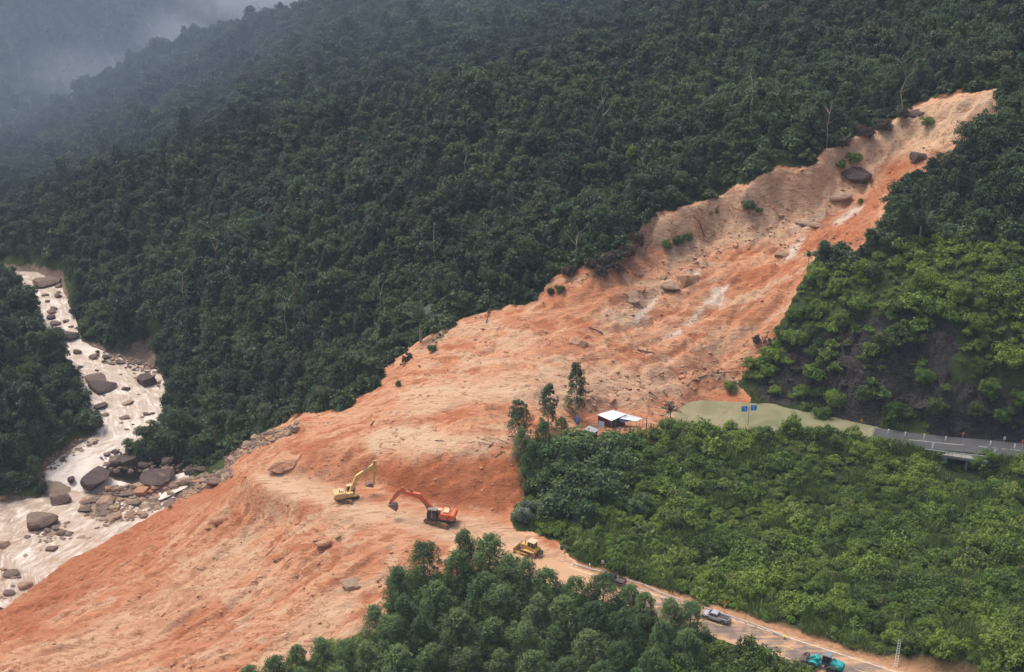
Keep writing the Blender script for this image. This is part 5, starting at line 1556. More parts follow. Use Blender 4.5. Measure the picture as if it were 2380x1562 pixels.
def excavator(name, base, head, track_head, k, paint, cover, boom, label, stripes=False):
    """boom = points (x, z): foot, bend, tip, stick end, bucket angle"""
    root = empty(name, base, head)
    th = track_head - head
    und = empty('undercarriage', (0, 0, 0), th, root)
    for s in (-1, 1):
        track(und, s * 1.35 * k, 4.9 * k, .95 * k, .62 * k)
    q = MB(); q.box((0, 0, .62 * k), (2.2 * k, 2.1 * k, .45 * k)); q.cyl((0, 0, .8 * k), (0, 0, 1.15 * k), .78 * k, n=20); q.build('slew_ring', M_DARK, und, .03)
    z0 = 1.15 * k
    q = MB(); q.prism([(-2.75 * k, z0), (2.05 * k, z0), (2.05 * k, z0 + .22 * k), (-2.75 * k, z0 + .22 * k)], -1.42 * k, 1.42 * k); q.build('turntable', M_DARK if stripes else paint, root, .03)
    z1 = z0 + .22 * k
    eng = MB(); eng.prism([(-2.2 * k, z1), (-.35 * k, z1), (-.35 * k, z1 + 1.0 * k), (-.6 * k, z1 + 1.12 * k), (-2.2 * k, z1 + 1.12 * k)], -1.4 * k, 1.4 * k)
    house = eng.build('engine_cover', paint, root, .05)
    for i in range(3):
        q = MB(); q.box((-.75 * k - .52 * k * i, 1.405 * k, z1 + .5 * k), (.46 * k, .03, .8 * k)); q.build('door_panel', paint, house, .01)
    q = MB()
    for i in range(5): q.box((-1.75 * k, 1.425 * k, z1 + .3 * k + .1 * i), (.36 * k, .02, .04))
    q.build('vent_grille', M_DARK, house)
    q = MB(); q.box((-1.35 * k, .1 * k, z1 + 1.25 * k), (1.1 * k, 1.7 * k, .26 * k)); q.build('engine_hood', cover, house, .05)
    q = MB(); q.cyl((-1.75 * k, -.6 * k, z1 + 1.1 * k), (-1.75 * k, -.6 * k, z1 + 1.85 * k), .09 * k); q.build('exhaust', M_DARK, house)
    cw_ = MB(); cw_.prism([(-2.2 * k, z1 - .15 * k), (-2.75 * k, z1 - .1 * k), (-3.05 * k, z1 + .2 * k), (-3.05 * k, z1 + .85 * k), (-2.85 * k, z1 + 1.08 * k), (-2.2 * k, z1 + 1.08 * k)], -1.42 * k, 1.42 * k); cw_.build('counterweight', paint, root, .1)
    q = MB(); q.box((.55 * k, -.95 * k, z1 + .42 * k), (1.6 * k, .9 * k, .84 * k)); q.build('tool_box', paint if not stripes else cover, root, .04)
    # cab on the left front
    cab = empty('cab', (1.15 * k, .88 * k, z1), 0, root)
    q = MB(); q.prism([(-.95 * k, 0), (.85 * k, 0), (.95 * k, .75 * k), (.72 * k, 1.72 * k), (-.95 * k, 1.72 * k)], -.5 * k, .5 * k); q.build('cab_shell', M_DARK if stripes else paint, cab, .06)
    q = MB(); q.box((-.1 * k, 0, 1.76 * k), (1.75 * k, 1.04 * k, .1 * k)); q.build('cab_roof', M_STEEL if stripes else cover, cab, .04)
    for x0, x1 in ((-.85, -.12), (.0, .72)):
        for sy in (-1, 1):
            q = MB(); q.prism([(x0 * k, .72 * k), (x1 * k, .72 * k), ((x1 - .06) * k, 1.62 * k), (x0 * k, 1.62 * k)], sy * .505 * k - .012, sy * .505 * k + .012); q.build('side_window', M_GLASS, cab)
    q = MB(); q.box((-.06 * k, .52 * k, .95 * k), (.07 * k, .03, 1.5 * k)); q.build('door_pillar', M_WHITE if stripes else paint, cab)
    q = MB(); q.add([(.965 * k, -.42 * k, .78 * k), (.965 * k, .42 * k, .78 * k), (.745 * k, .42 * k, 1.66 * k), (.745 * k, -.42 * k, 1.66 * k)], [(0, 1, 2, 3)]); q.build('windscreen', M_GLASS, cab)
    q = MB(); q.add([(-.965 * k, -.38 * k, .9 * k), (-.965 * k, .38 * k, .9 * k), (-.965 * k, .38 * k, 1.6 * k), (-.965 * k, -.38 * k, 1.6 * k)], [(0, 1, 2, 3)]); q.build('rear_window', M_GLASS, cab)
    q = MB()
    for s in (0, 1):
        q.cyl((-2.1 * k, 1.3 * k - 2.6 * k * s, z1 + 1.1 * k), (-2.1 * k, 1.3 * k - 2.6 * k * s, z1 + 1.65 * k), .025)
        q.cyl((-.5 * k, 1.3 * k - 2.6 * k * s, z1 + 1.1 * k), (-.5 * k, 1.3 * k - 2.6 * k * s, z1 + 1.65 * k), .025)
        q.cyl((-2.1 * k, 1.3 * k - 2.6 * k * s, z1 + 1.65 * k), (-.5 * k, 1.3 * k - 2.6 * k * s, z1 + 1.65 * k), .025)
    q.build('hand_rail', cover, root)
    f, bd, tp, se, ba = boom
    seg(root, 'lower_boom', f, bd, .62 * k, .62 * k, .95 * k, paint, -.12 * k)
    seg(root, 'upper_boom', (bd[0] - .12, bd[1]), tp, .58 * k, .93 * k, .5 * k, paint, -.12 * k)
    d = (Vector((se[0], se[1])) - Vector((tp[0], tp[1]))).normalized()
    back = (tp[0] - d.x * .9 * k, tp[1] - d.y * .9 * k)
    seg(root, 'stick', back, se, .44 * k, .78 * k, .36 * k, paint, -.12 * k)
    for s in (-1, 1): ram(root, (1.5 * k, z1 + .1), ((f[0] + bd[0] * 2) / 3 + .25, (f[1] + bd[1] * 2) / 3 - .1), -.12 * k + s * .42 * k, .11 * k)
    ram(root, ((bd[0] * 2 + tp[0]) / 3, (bd[1] * 2 + tp[1]) / 3 + .45 * k), (back[0], back[1] + .1), -.12 * k, .1 * k)
    ram(root, (tp[0] + d.x * .4 * k + .4 * k * -d.y, tp[1] + d.y * .4 * k + .4 * k * d.x), (se[0] - d.x * .6 + .25 * k * -d.y, se[1] - d.y * .6 + .25 * k * d.x), -.12 * k, .08 * k)
    bu = bucket_ex(root, se, ba, 1.35 * k, 1.35 * k, M_BUCKET)
    bu.location.y = -.12 * k
    return tag(root, label, 'excavator')

ob = G(1022, 1214)
excavator('excavator', ob + Vector((0, 0, .02)), math.radians(168), math.radians(152), 1.2, M_ORANGE, M_CREAM, ((.75, 1.95), (4.4, 6.0), (8.6, 6.7), (11.4, 3.3), math.radians(95)), 'orange tracked excavator with black cab reaching its boom to the left', True)
yb = G(806, 1161)
excavator('excavator', yb + Vector((0, 0, .02)), math.radians(20), math.radians(-28), .98, M_YELLOW, M_CREAM, ((.7, 1.7), (2.6, 5.4), (6.7, 7.9), (6.2, 2.4), math.radians(150)), 'pale yellow tracked excavator with raised boom and hanging stick')

def dozer(base, head):
    root = empty('bulldozer', base, head)
    for s in (-1, 1):
        track(root, s * 1.0, 3.5, 1.0, .56)
    q = MB(); q.box((0, 0, .8), (2.9, 1.4, .7)); q.build('main_frame', M_DOZER, root, .05)
    q = MB(); q.prism([(.25, 1.0), (1.95, 1.0), (1.95, 1.75), (1.75, 1.95), (.25, 2.05)], -.62, .62); h = q.build('engine_hood', M_DOZER, root, .07)
    q = MB()
    for i in range(5): q.box((1.97, 0, 1.1 + .14 * i), (.03, 1.0, .06))
    q.build('grille', M_DARK, h)
    q = MB(); q.cyl((1.0, .2, 2.0), (1.0, .2, 2.7), .07); q.build('exhaust', M_DARK, h)
    c = empty('cab', (-.45, 0, 1.1), 0, root)
    q = MB(); q.prism([(-.75, 0), (.72, 0), (.78, .75), (.6, 1.75), (-.7, 1.75)], -.72, .72); q.build('cab_shell', M_DOZER, c, .06)
    q = MB(); q.box((-.08, 0, 1.81), (1.75, 1.62, .13)); q.build('cab_roof', M_CREAM, c, .05)
    for sy in (-1, 1):
        for x0, x1 in ((-.66, -.08), (.02, .6)):
            q = MB(); q.prism([(x0, .75), (x1, .75), (x1 - .05, 1.66), (x0, 1.66)], sy * .725 - .012, sy * .725 + .012); q.build('side_window', M_GLASS, c)
    q = MB(); q.add([(.795, -.6, .8), (.795, .6, .8), (.62, .6, 1.68), (.62, -.6, 1.68)], [(0, 1, 2, 3)]); q.build('windscreen', M_GLASS, c)
    q = MB(); q.box((-.735, 0, 1.2), (.03, 1.2, .85)); q.build('rear_window', M_GLASS, c)
    q = MB(); q.box((-1.45, 0, 1.3), (.75, 1.7, .75)); q.build('fuel_tank', plain('tank_yellow', (.72, .5, .08), .45, dirt=MUD, dirt_amt=.4), root, .12)
    for s in (-1, 1):
        q = MB(); q.box((-.3, s * 1.02, 1.12), (2.3, .6, .08)); q.build('fender', M_DOZER, root, .03)
        q = MB(); q.bar((-.3, s * 1.42, .5), (2.5, s * 1.42, .45), .16, .28); q.build('push_arm', M_DOZER, root, .02)
    b = empty('blade', (2.75, 0, .55), 0, root)
    arc = [(.25 - .32 * math.cos(a), .62 * math.sin(a)) for a in np.linspace(-1.1, 1.1, 8)]
    q = MB()
    for i in range(7):
        p0, p1 = arc[i], arc[i + 1]
        q.add([(p0[0], -1.75, p0[1]), (p0[0], 1.75, p0[1]), (p1[0], 1.75, p1[1]), (p1[0], -1.75, p1[1]), (p0[0] - .07, -1.75, p0[1]), (p0[0] - .07, 1.75, p0[1]), (p1[0] - .07, 1.75, p1[1]), (p1[0] - .07, -1.75, p1[1])], [(0, 1, 2, 3), (7, 6, 5, 4), (0, 3, 7, 4), (1, 5, 6, 2), (0, 4, 5, 1), (3, 2, 6, 7)])
    q.build('blade_plate', M_DOZER, b)
    q = MB(); q.box((.13, 0, -.56), (.1, 3.5, .1)); q.build('cutting_edge', M_STEEL, b)
    for s in (-1, 1): ram(root, (1.7, 1.5), (2.45, .75), s * .5, .07)
    rp = empty('ripper', (-1.95, 0, .7), 0, root)
    q = MB(); q.box((-.35, 0, .2), (.25, 1.6, .3)); q.bar((.2, -.5, .15), (-.4, -.5, .2), .15, .2); q.bar((.2, .5, .15), (-.4, .5, .2), .15, .2); q.build('ripper_beam', M_DARK, rp, .02)
    for y in (-.6, 0, .6):
        q = MB(); q.bar((-.42, y, .5), (-.5, y, -.35), .09, .22); q.build('ripper_shank', M_STEEL, rp)
    return tag(root, 'mud covered yellow bulldozer at the end of the road', 'bulldozer')
RH = math.atan2(-rd.y, -rd.x)          # facing up the road, to the left in the photo
db = G(1232, 1290)
dz_ = dozer(db - Vector((0, -.6, -.02)), RH - .04); dz_.scale = (1.1, 1.1, 1.1)

def wheel(root, x, y, r, w, side, tyre=M_TYRE, rim=M_RIM, name='wheel'):
    wv = empty(name, (x, y, r), 0, root)
    bm = bmesh.new()
    prof = [(.55, -.5), (.92, -.5), (1.0, -.36), (1.0, .36), (.92, .5), (.55, .5)]
    n = 22
    rings = [[bm.verts.new((math.cos(2 * math.pi * i / n) * a * r, b * w, math.sin(2 * math.pi * i / n) * a * r)) for a, b in prof] for i in range(n)]
    for i in range(n):
        for j in range(len(prof)):
            bm.faces.new((rings[i][j], rings[(i + 1) % n][j], rings[(i + 1) % n][(j + 1) % len(prof)], rings[i][(j + 1) % len(prof)]))
    bmesh.ops.recalc_face_normals(bm, faces=bm.faces)
    me = bpy.data.meshes.new('tyre'); bm.to_mesh(me); bm.free(); link('tyre', me, tyre, wv)
    q = MB(); q.cyl((0, -.32 * w, 0), (0, .32 * w, 0), .56 * r, n=16)
    for i in range(5):
        a = 2 * math.pi * i / 5
        q.bar((0, side * .36 * w, 0), (math.cos(a) * .5 * r, side * .36 * w, math.sin(a) * .5 * r), .16 * r, .05, (0, 1, 0))
    q.cyl((0, side * .3 * w, 0), (0, side * .46 * w, 0), .16 * r, n=10)
    q.build('rim', rim, wv)
    return wv

def pickup(name, base, head, paint, label):
    root = empty(name, base, head)
    L0, L1, hw = -2.6, 2.65, .92
    body = MB()
    body.prism([(-2.6, .62), (-2.6, 1.02), (-.55, 1.05), (1.3, 1.05), (2.45, .98), (2.62, .8), (2.65, .5), (2.3, .42), (-2.3, .45)], -hw, hw)
    b = body.build('body', paint, root, .09)
    q = MB(); q.prism([(-.55, 1.03), (-.42, 1.58), (-.2, 1.74), (.75, 1.74), (1.0, 1.66), (1.62, 1.06)], -.78, .78); cabin = q.build('cabin', paint, root, .09)
    q = MB(); q.add([(1.02, -.66, 1.64), (1.02, .66, 1.64), (1.58, .74, 1.11), (1.58, -.74, 1.11)], [(0, 1, 2, 3)])
    for v in q.v: v += Vector((.03, 0, .035))
    q.build('windscreen', M_GLASS, cabin)
    q = MB(); q.add([(-.42, -.62, 1.56), (-.42, .62, 1.56), (-.55, .68, 1.12), (-.55, -.68, 1.12)], [(0, 1, 2, 3)])
    for v in q.v: v += Vector((-.03, 0, .01))
    q.build('rear_window', M_GLASS, cabin)
    for s in (-1, 1):
        for pr in ([(-.45, 1.12), (.28, 1.12), (.28, 1.62), (-.2, 1.62), (-.36, 1.54)], [(.36, 1.12), (1.38, 1.12), (.98, 1.55), (.78, 1.62), (.36, 1.62)]):
            q = MB(); q.prism(pr, s * .79 - .012, s * .79 + .012); q.build('side_window', M_GLASS, cabin)
    q = MB()                                       # open load bed: floor, walls, rail
    q.box((-1.58, 0, 1.075), (1.92, 1.5, .03)); q.build('bed_liner', M_DARK, root)
    for s in (-1, 1):
        q = MB(); q.box((-1.58, s * .85, 1.12), (2.0, .16, .2)); q.build('bed_rail', paint, root, .04)
        q = MB(); q.box((-2.62, s * .8, .86), (.05, .2, .32)); q.build('tail_light', M_RED, root, .01)
        q = MB(); q.box((2.56, s * .68, .82), (.12, .36, .16)); q.build('headlight', M_STEEL, root, .02)
        q = MB(); q.box((1.1, s * 1.0, 1.16), (.14, .2, .16)); q.build('side_mirror', paint, root, .03)
        q = MB(); q.box((.45, s * .94, .42), (1.8, .16, .06)); q.build('side_step', M_DARK, root)
        for x in (-1.62, 1.62):
            q = MB(); q.prism([(x + .5 * math.cos(a), .42 + .5 * math.sin(a)) for a in np.linspace(0, math.pi, 9)], s * .925 - .012, s * .925 + .012); q.build('wheel_arch', M_DARK, root)
            wheel(root, x, s * .8, .38, .26, s)
    q = MB(); q.box((-2.6, 0, 1.0), (.1, 1.55, .36)); q.build('tailgate', paint, root, .03)
    q = MB(); q.box((-2.7, 0, .58), (.18, 1.7, .16)); q.build('rear_bumper', M_STEEL, root, .03)
    q = MB(); q.box((2.66, 0, .62), (.1, 1.0, .3)); q.build('grille', M_DARK, root, .02)
    return tag(root, label, 'pickup')
pk = P(1664, 1440, .005)
pickup('pickup_truck', pk, RH, M_SILVER, 'silver grey double cab pickup parked on the far lane')
bk_ = P(1424, 1354, .005)
pickup('pickup_truck', bk_, RH, M_BLACKC, 'black pickup mostly hidden behind the foreground trees')

def loader(base, head):
    root = empty('wheel_loader', base, head)
    for x, s in ((1.65, -1), (1.65, 1), (-1.6, -1), (-1.6, 1)):
        wheel(root, x, s * 1.05, .76, .58, s, M_TYRE, M_TEALRIM)
    q = MB(); q.box((-1.9, 0, 1.05), (3.2, 1.3, .7)); q.build('rear_frame', M_DARK, root, .05)
    q = MB(); q.prism([(-3.6, 1.15), (-3.62, 2.0), (-3.3, 2.22), (-1.3, 2.4), (-1.15, 1.2)], -.88, .88); h = q.build('engine_hood', M_TEAL, root, .14)
    q = MB()
    for i in range(6): q.box((-3.64, 0, 1.3 + .11 * i), (.04, 1.2, .06))
    q.build('rear_grille', M_DARK, h)
    for s in (-1, 1):
        q = MB(); q.box((-2.6, s * .89, 1.95), (.75, .03, .14)); q.build('white_lettering_band', M_WHITE, h)
        q = MB(); q.box((-2.5, s * .89, 1.72), (.5, .03, .07)); q.build('white_stripe', M_WHITE, h)
        q = MB(); q.prism([(-1.6 + .92 * math.cos(a), .8 + .86 * math.sin(a)) for a in np.linspace(.1, math.pi - .1, 9)], s * 1.05 - .3, s * 1.05 + .3); q.build('rear_fender', M_DARK, root, .02)
        q = MB(); q.prism([(1.65 + .95 * math.cos(a), .8 + .9 * math.sin(a)) for a in np.linspace(.7, math.pi - .1, 8)] + [(.7, .9), (1.6, 1.5)], s * 1.05 - .28, s * 1.05 + .28); q.build('front_fender', M_TEAL, root, .02)
    q = MB(); q.cyl((-2.2, .3, 2.3), (-2.2, .3, 2.85), .08); q.build('exhaust', M_DARK, h)
    q = MB(); q.cyl((-1.8, -.3, 2.3), (-1.8, -.3, 2.6), .11); q.build('air_intake', M_DARK, h)
    c = empty('cab', (-.45, 0, 1.35), 0, root)
    q = MB(); q.prism([(-.75, 0), (.7, 0), (.75, .6), (.55, 1.9), (-.7, 1.9)], -.72, .72); q.build('cab_frame', M_DARK, c, .06)
    q = MB(); q.box((-.1, 0, 1.98), (1.65, 1.6, .14)); q.build('cab_roof', plain('grey_roof_paint', (.2, .21, .24), .5), c, .06)
    for s in (-1, 1):
        for x0, x1 in ((-.62, -.1), (0, .52)):
            q = MB(); q.prism([(x0, .62), (x1, .62), (x1 - .05, 1.8), (x0, 1.8)], s * .725 - .012, s * .725 + .012); q.build('side_window', M_GLASS, c)
        q = MB(); q.cyl((.5, s * .78, 1.2), (.62, s * 1.1, 1.3), .03); q.box((.62, s * 1.15, 1.25), (.06, .2, .34)); q.build('side_mirror', M_DARK, c)
    q = MB(); q.add([(.775, -.62, .65), (.775, .62, .65), (.58, .62, 1.82), (.58, -.62, 1.82)], [(0, 1, 2, 3)]); q.build('windscreen', M_GLASS, c)
    q = MB(); q.box((1.2, 0, 1.0), (1.7, 1.0, .8)); q.prism([(.6, 1.2), (2.0, 1.2), (1.5, 2.1), (.9, 2.1)], -.4, .4); q.build('front_frame', M_TEAL, root, .05)
    for s in (-1, 1):
        q = MB(); q.bar((1.15, s * .5, 1.95), (2.4, s * .5, 1.15), .16, .42); q.bar((2.3, s * .5, 1.2), (3.1, s * .5, .7), .16, .32); q.build('lift_arm', M_TEAL, root, .03)
    ram(root, (1.1, 1.4), (2.3, 1.0), .3, .08); ram(root, (1.1, 1.4), (2.3, 1.0), -.3, .08)
    q = MB(); q.bar((1.5, 0, 2.1), (2.7, 0, 1.6), .14, .2); q.build('tilt_link', M_TEAL, root, .02)
    b = empty('bucket', (3.15, 0, .72), 0, root); b.rotation_euler = (0, math.radians(-28), 0)
    prof = [(1.05, -.42), (.15, -.48), (-.12, -.2), (-.1, .35), (.25, .62), (.6, .66)]
    q = MB()
    for i in range(len(prof) - 1):
        p0, p1 = prof[i], prof[i + 1]
        dx, dz = p1[0] - p0[0], p1[1] - p0[1]; LL = math.hypot(dx, dz); n0, n1 = -dz / LL * .05, dx / LL * .05
        q.add([(p0[0], -1.35, p0[1]), (p0[0], 1.35, p0[1]), (p1[0], 1.35, p1[1]), (p1[0], -1.35, p1[1]), (p0[0] - n0, -1.35, p0[1] - n1), (p0[0] - n0, 1.35, p0[1] - n1), (p1[0] - n0, 1.35, p1[1] - n1), (p1[0] - n0, -1.35, p1[1] - n1)], [(0, 1, 2, 3), (7, 6, 5, 4), (0, 3, 7, 4), (1, 5, 6, 2), (0, 4, 5, 1), (3, 2, 6, 7)])
    q.build('bucket_shell', M_BUCKET, b)
    for s in (-1, 1):
        q = MB(); q.prism(prof, s * 1.35 - .025, s * 1.35 + .025); q.build('bucket_side', M_BUCKET, b)
    q = MB()
    for i in range(7): q.box((1.15, -1.2 + .4 * i, -.42), (.28, .12, .07))
    q.build('teeth', M_STEEL, b)
    return tag(root, 'teal wheel loader with dark bucket driving up the muddy road', 'loader')
lb = P(1908, 1561, .005) - rn * 1.05
loader(lb, RH + .02)
# ------------------------------------------------------------------ road furniture
M_GALV = plain('galvanised_rail', (.42, .45, .46), .45, metal=.3, dirt=(.35, .28, .22), dirt_amt=.5, dirt_scale=1.5)
M_CONC = plain('weathered_concrete', (.3, .285, .26), .9, var=.4, vscale=1.0)
M_SIGNY = plain('sign_yellow', (.85, .42, .02), .5)
M_SIGNR = plain('sign_red', (.6, .05, .03), .5)
M_SIGNB = plain('sign_blue', (.03, .3, .85), .5)
M_SIGNK = plain('sign_black', (.02, .02, .02), .6)
M_YCAP = plain('yellow_end_cap', (.8, .62, .03), .5)
M_REDW = plain('post_red', (.6, .07, .05), .5)

def guard_rail(pts, name, label, post_every=2.0, end_cap=True, h=.72):
    """pts: rail line at ground; W-profile sheet, posts, end"""
    root = empty(name, pts[0])
    o = pts[0]
    L = [0.0]
    for a, b in zip(pts[:-1], pts[1:]): L.append(L[-1] + (b - a).length)
    def at(s):
        x = [float(np.interp(s, L, [p[i] for p in pts])) for i in range(3)]
        return Vector(x)
    n = max(2, int(L[-1] / 2.0))
    prof = [(-.02, -.155), (.05, -.1), (.05, -.05), (-.02, 0), (.05, .05), (.05, .1), (-.02, .155)]
    q = MB()
    for i in range(n):
        a, b = at(L[-1] * i / n), at(L[-1] * (i + 1) / n)
        d = (b - a).normalized(); s = Vector((d.y, -d.x, 0)).normalized()
        V = []
        for p in (a, b):
            for u, w in prof: V.append(p - o + s * u + Vector((0, 0, h - .16 + w)))
        m = len(prof)
        q.add(V, [(j, j + 1, j + 1 + m, j + m) for j in range(m - 1)])
    q.build('rail_beam', M_GALV, root)
    k = int(L[-1] / post_every)
    for i in range(k + 1):
        p = at(L[-1] * i / k); d = (at(min(L[-1], L[-1] * i / k + .1)) - at(max(0, L[-1] * i / k - .1))).normalized()
        q = MB(); q.box((0, 0, (h - .75) / 2 + .02), (.11, .13, h + .7)); po = q.build('post', M_GALV, root)
        po.location = p - o - Vector((d.y, -d.x, 0)) * .12; po.rotation_euler = (0, 0, math.atan2(d.y, d.x))
    if end_cap:
        p = pts[-1] - o; d = (pts[-1] - pts[-2]).normalized()
        q = MB(); q.cyl(p + Vector((0, 0, h - .34)), p + Vector((0, 0, h + .02)), .26, n=14); q.build('end_cap', M_YCAP, root, .03)
    return tag(root, label, 'guard rail')
def gz(p, z=None):
    return Vector((p.x, p.y, float(hz(p.x, p.y)) if z is None else z))
rail = [gz(P(x, y, .7)) for x, y in ((1498, 1357), (1538, 1377), (1636, 1410), (1700, 1431), (1760, 1452), (1822, 1477))]
guard_rail(rail, 'guard_rail', 'long galvanised guard rail with yellow end beside the grey pickup')
rail2 = [gz(P(x, y, .55)) for x, y in ((1332, 1309), (1400, 1328), (1440, 1342), (1492, 1356))]
guard_rail(rail2, 'guard_rail', 'muddy guard rail beside the white topped marker post', 2.0, False, .6)
rail3 = [P(x, y, .25) for x, y in ((2148, 1049), (2200, 1056), (2252, 1062), (2300, 1067))]
guard_rail(rail3, 'guard_rail', 'grey guard rail on the near side of the small bridge', 2.0, False, .75)

def striped_post(root, h, n=7, r=.05, c0=M_WHITE, c1=M_REDW):
    for i in range(n):
        q = MB(); q.cyl((0, 0, h * i / n - (.25 if i == 0 else 0)), (0, 0, h * (i + 1) / n), r, n=8)
        q.build('post_band', c0 if i % 2 == 0 else c1, root)
def warning_sign(x, y, label, h=2.0, size=.95, yaw=0.0):
    p = G(x, y); root = empty('warning_sign', p, yaw)
    striped_post(root, h + .3)
    def tri(s, yy, m, nm, t=.02):
        a = s * .577
        q = MB(); q.prism([(-s / 2, -a / 2), (s / 2, -a / 2), (0, a)], yy - t, yy); return q.build(nm, m, root)
    for nm, s, yy, m in (('sign_rim', size, -.06, M_SIGNR), ('sign_face', size * .8, -.085, M_SIGNY)):
        o = tri(s, yy, m, nm); o.location.z = h + size * .28
    q = MB(); q.bar((-.05, -.115, -.12), (.02, -.115, .05), .07, .012, (0, 1, 0)); q.bar((.02, -.115, .04), (-.06, -.115, .2), .07, .012, (0, 1, 0)); o = q.build('black_symbol', M_SIGNK, root); o.location.z = h + size * .25
    return tag(root, label, 'road sign')
warning_sign(2000, 995, 'yellow warning sign where the road leaves the pond')
warning_sign(2235, 1026, 'yellow warning sign on the far side of the bridge road')
warning_sign(2374, 1044, 'yellow warning sign at the right edge of the photo')
p_ = rail[3]
px_, py_, _ = proj(np.array(p_.x), np.array(p_.y), np.array(p_.z))
warning_sign(1682, 1428, 'yellow warning sign behind the grey pickup', 2.6, 1.1)
warning_sign(1312, 1302, 'tilted yellow warning sign behind the bulldozer', 1.7, .8, .3)

def km_post(x, y, label, h=1.9, w=.62, hh=.8):
    p = G(x, y); root = empty('kilometre_post', p)
    striped_post(root, h, 7)
    q = MB(); q.prism([(-w / 2, 0), (w / 2, 0), (w / 2, hh * .75), (w * .3, hh), (-w * .3, hh), (-w / 2, hh * .75)], -.06, -.02); o = q.build('plate', M_WHITE, root); o.location.z = h - .1
    q = MB(); q.box((0, -.07, hh * .4), (w * .35, .012, hh * .3)); o = q.build('grey_figure', plain('faded_figure', (.35, .35, .36), .6), root); o.location.z = h - .1
    return tag(root, label, 'road sign')
km_post(2331, 1037, 'white plate on a striped post by the far road')
km_post(1400, 1325, 'white plate on a reddish post behind the muddy guard rail', 1.7)

M_POSTW = plain('white_post_paint', (.85, .85, .82), .5)
def marker(x, y, label, group, z=None):
    p = P(x, y, .3) if z is None else G(x, y)
    p.z = min(p.z, float(hz(p.x, p.y)) + .35)
    root = empty('marker_post', (p.x, p.y, float(hz(p.x, p.y))))
    q = MB(); q.box((0, 0, .4), (.26, .26, 1.3)); q.build('shaft', M_POSTW, root, .02)
    q = MB(); q.box((0, 0, 1.12), (.262, .262, .14), None, (.7, .7)); q.build('cap', M_POSTW, root)
    return tag(root, label, 'marker post', group)
far_posts = [(2025, 1003), (2064, 1007), (2103, 1013), (2147, 1018), (2197, 1023), (2248, 1028), (2301, 1034), (2357, 1041)]
ordn = ('first', 'second', 'third', 'fourth', 'fifth', 'sixth', 'seventh', 'eighth')
for i, (x, y) in enumerate(far_posts):
    marker(x, y, f'white marker post along the far road, {ordn[i]} from the pond', 'white marker posts along the far road')
marker(2167, 1040, 'white marker post at the left end of the bridge rail', 'near side marker posts')
marker(2311, 1055, 'white marker post at the right end of the bridge rail', 'near side marker posts')
marker(1370, 1318, 'small white marker post left of the muddy guard rail plate', 'near marker by the mud')

# twin blue direction signs standing in the pond
sp = P(1737, 993, -.3); sp.z = float(hz(sp.x, sp.y))
root = empty('blue_sign', sp)
q = MB(); q.cyl((0, 0, -.5), (0, 0, 6.4), .09, n=10); q.build('post', M_GALV, root)
q = MB(); q.bar((-1.5, 0, 5.9), (1.3, 0, 6.25), .08, .1); q.build('cross_arm', M_GALV, root)
for sx_, sz_2, kind_ in ((-1.15, 5.75, 0), (1.15, 6.05, 1)):
    q = MB(); q.box((0, -.1, 0), (1.5, .05, 1.45)); pnl = q.build('sign_panel', M_SIGNB, root, .01); pnl.location = (sx_, 0, sz_2)
    q = MB()
    if kind_:
        q.box((0, -.14, -.15), (.2, .02, 1.0)); q.prism([(-.3, .25), (.3, .25), (0, .6)], -.15, -.13)
    else:
        q.box((.28, -.14, -.3), (.2, .02, .75)); q.bar((.28, -.14, .05), (-.15, -.14, .4), .2, .02, (0, 1, 0)); q.prism([(-.5, .3), (-.02, .22), (-.25, .62)], -.15, -.13)
    q.build('white_arrow', M_WHITE, pnl)
tag(root, 'twin blue lane direction signs on one post standing in the pond', 'road sign')

# ------------------------------------------------------------------ small bridge on the far road
root = empty('bridge', brc)
def loc(u, v, z): return Vector((bdir.x * u + bn.x * v, bdir.y * u + bn.y * v, z - brc.z))
ang = math.atan2(bdir.y, bdir.x); MR = Matrix.Rotation(ang, 4, 'Z')
q = MB(); q.box((0, 3.9, -.32), (10.5, 9.0, .5), MR); o = q.build('deck', M_CONC, root, .03)
o.location.z = -.29
for u in (-4.4, 4.4):
    q = MB(); q.box((u, 3.9, -2.6), (1.0, 8.8, 4.2), MR); q.build('abutment', M_CONC, root, .04)
q = MB(); q.box((.6, .3, -2.6), (.35, .8, 4.0), MR); q.build('pier', M_CONC, root, .03)
q = MB(); q.box((0, -.62, -.3), (10.5, .24, .55), MR); q.build('edge_beam', M_CONC, root, .02)
tag(root, 'small concrete road bridge over a gully at the right', 'bridge')

# ladder against the bank
lp = P(2082, 1541, .9); lp.z = float(hz(lp.x, lp.y))
lt = Vector((lp.x + .9, lp.y + 2.3, lp.z + 4.6))
root = empty('ladder', lp)
d_ = (lt - lp); sidev = Vector((.95, -.3, 0)).normalized() * .26
for s in (-1, 1):
    q = MB(); q.bar(sidev * s, d_ + sidev * s * .8, .07, .09); q.build('rail', M_WHITE, root)
for i in range(11):
    c = d_ * ((i + .6) / 11.5); k_ = 1 - .2 * (i / 11)
    q = MB(); q.cyl(c - sidev * k_, c + sidev * k_, .035, n=6); q.build('rung', M_WHITE, root)
tag(root, 'white ladder leaning on the green bank near the loader', 'ladder')

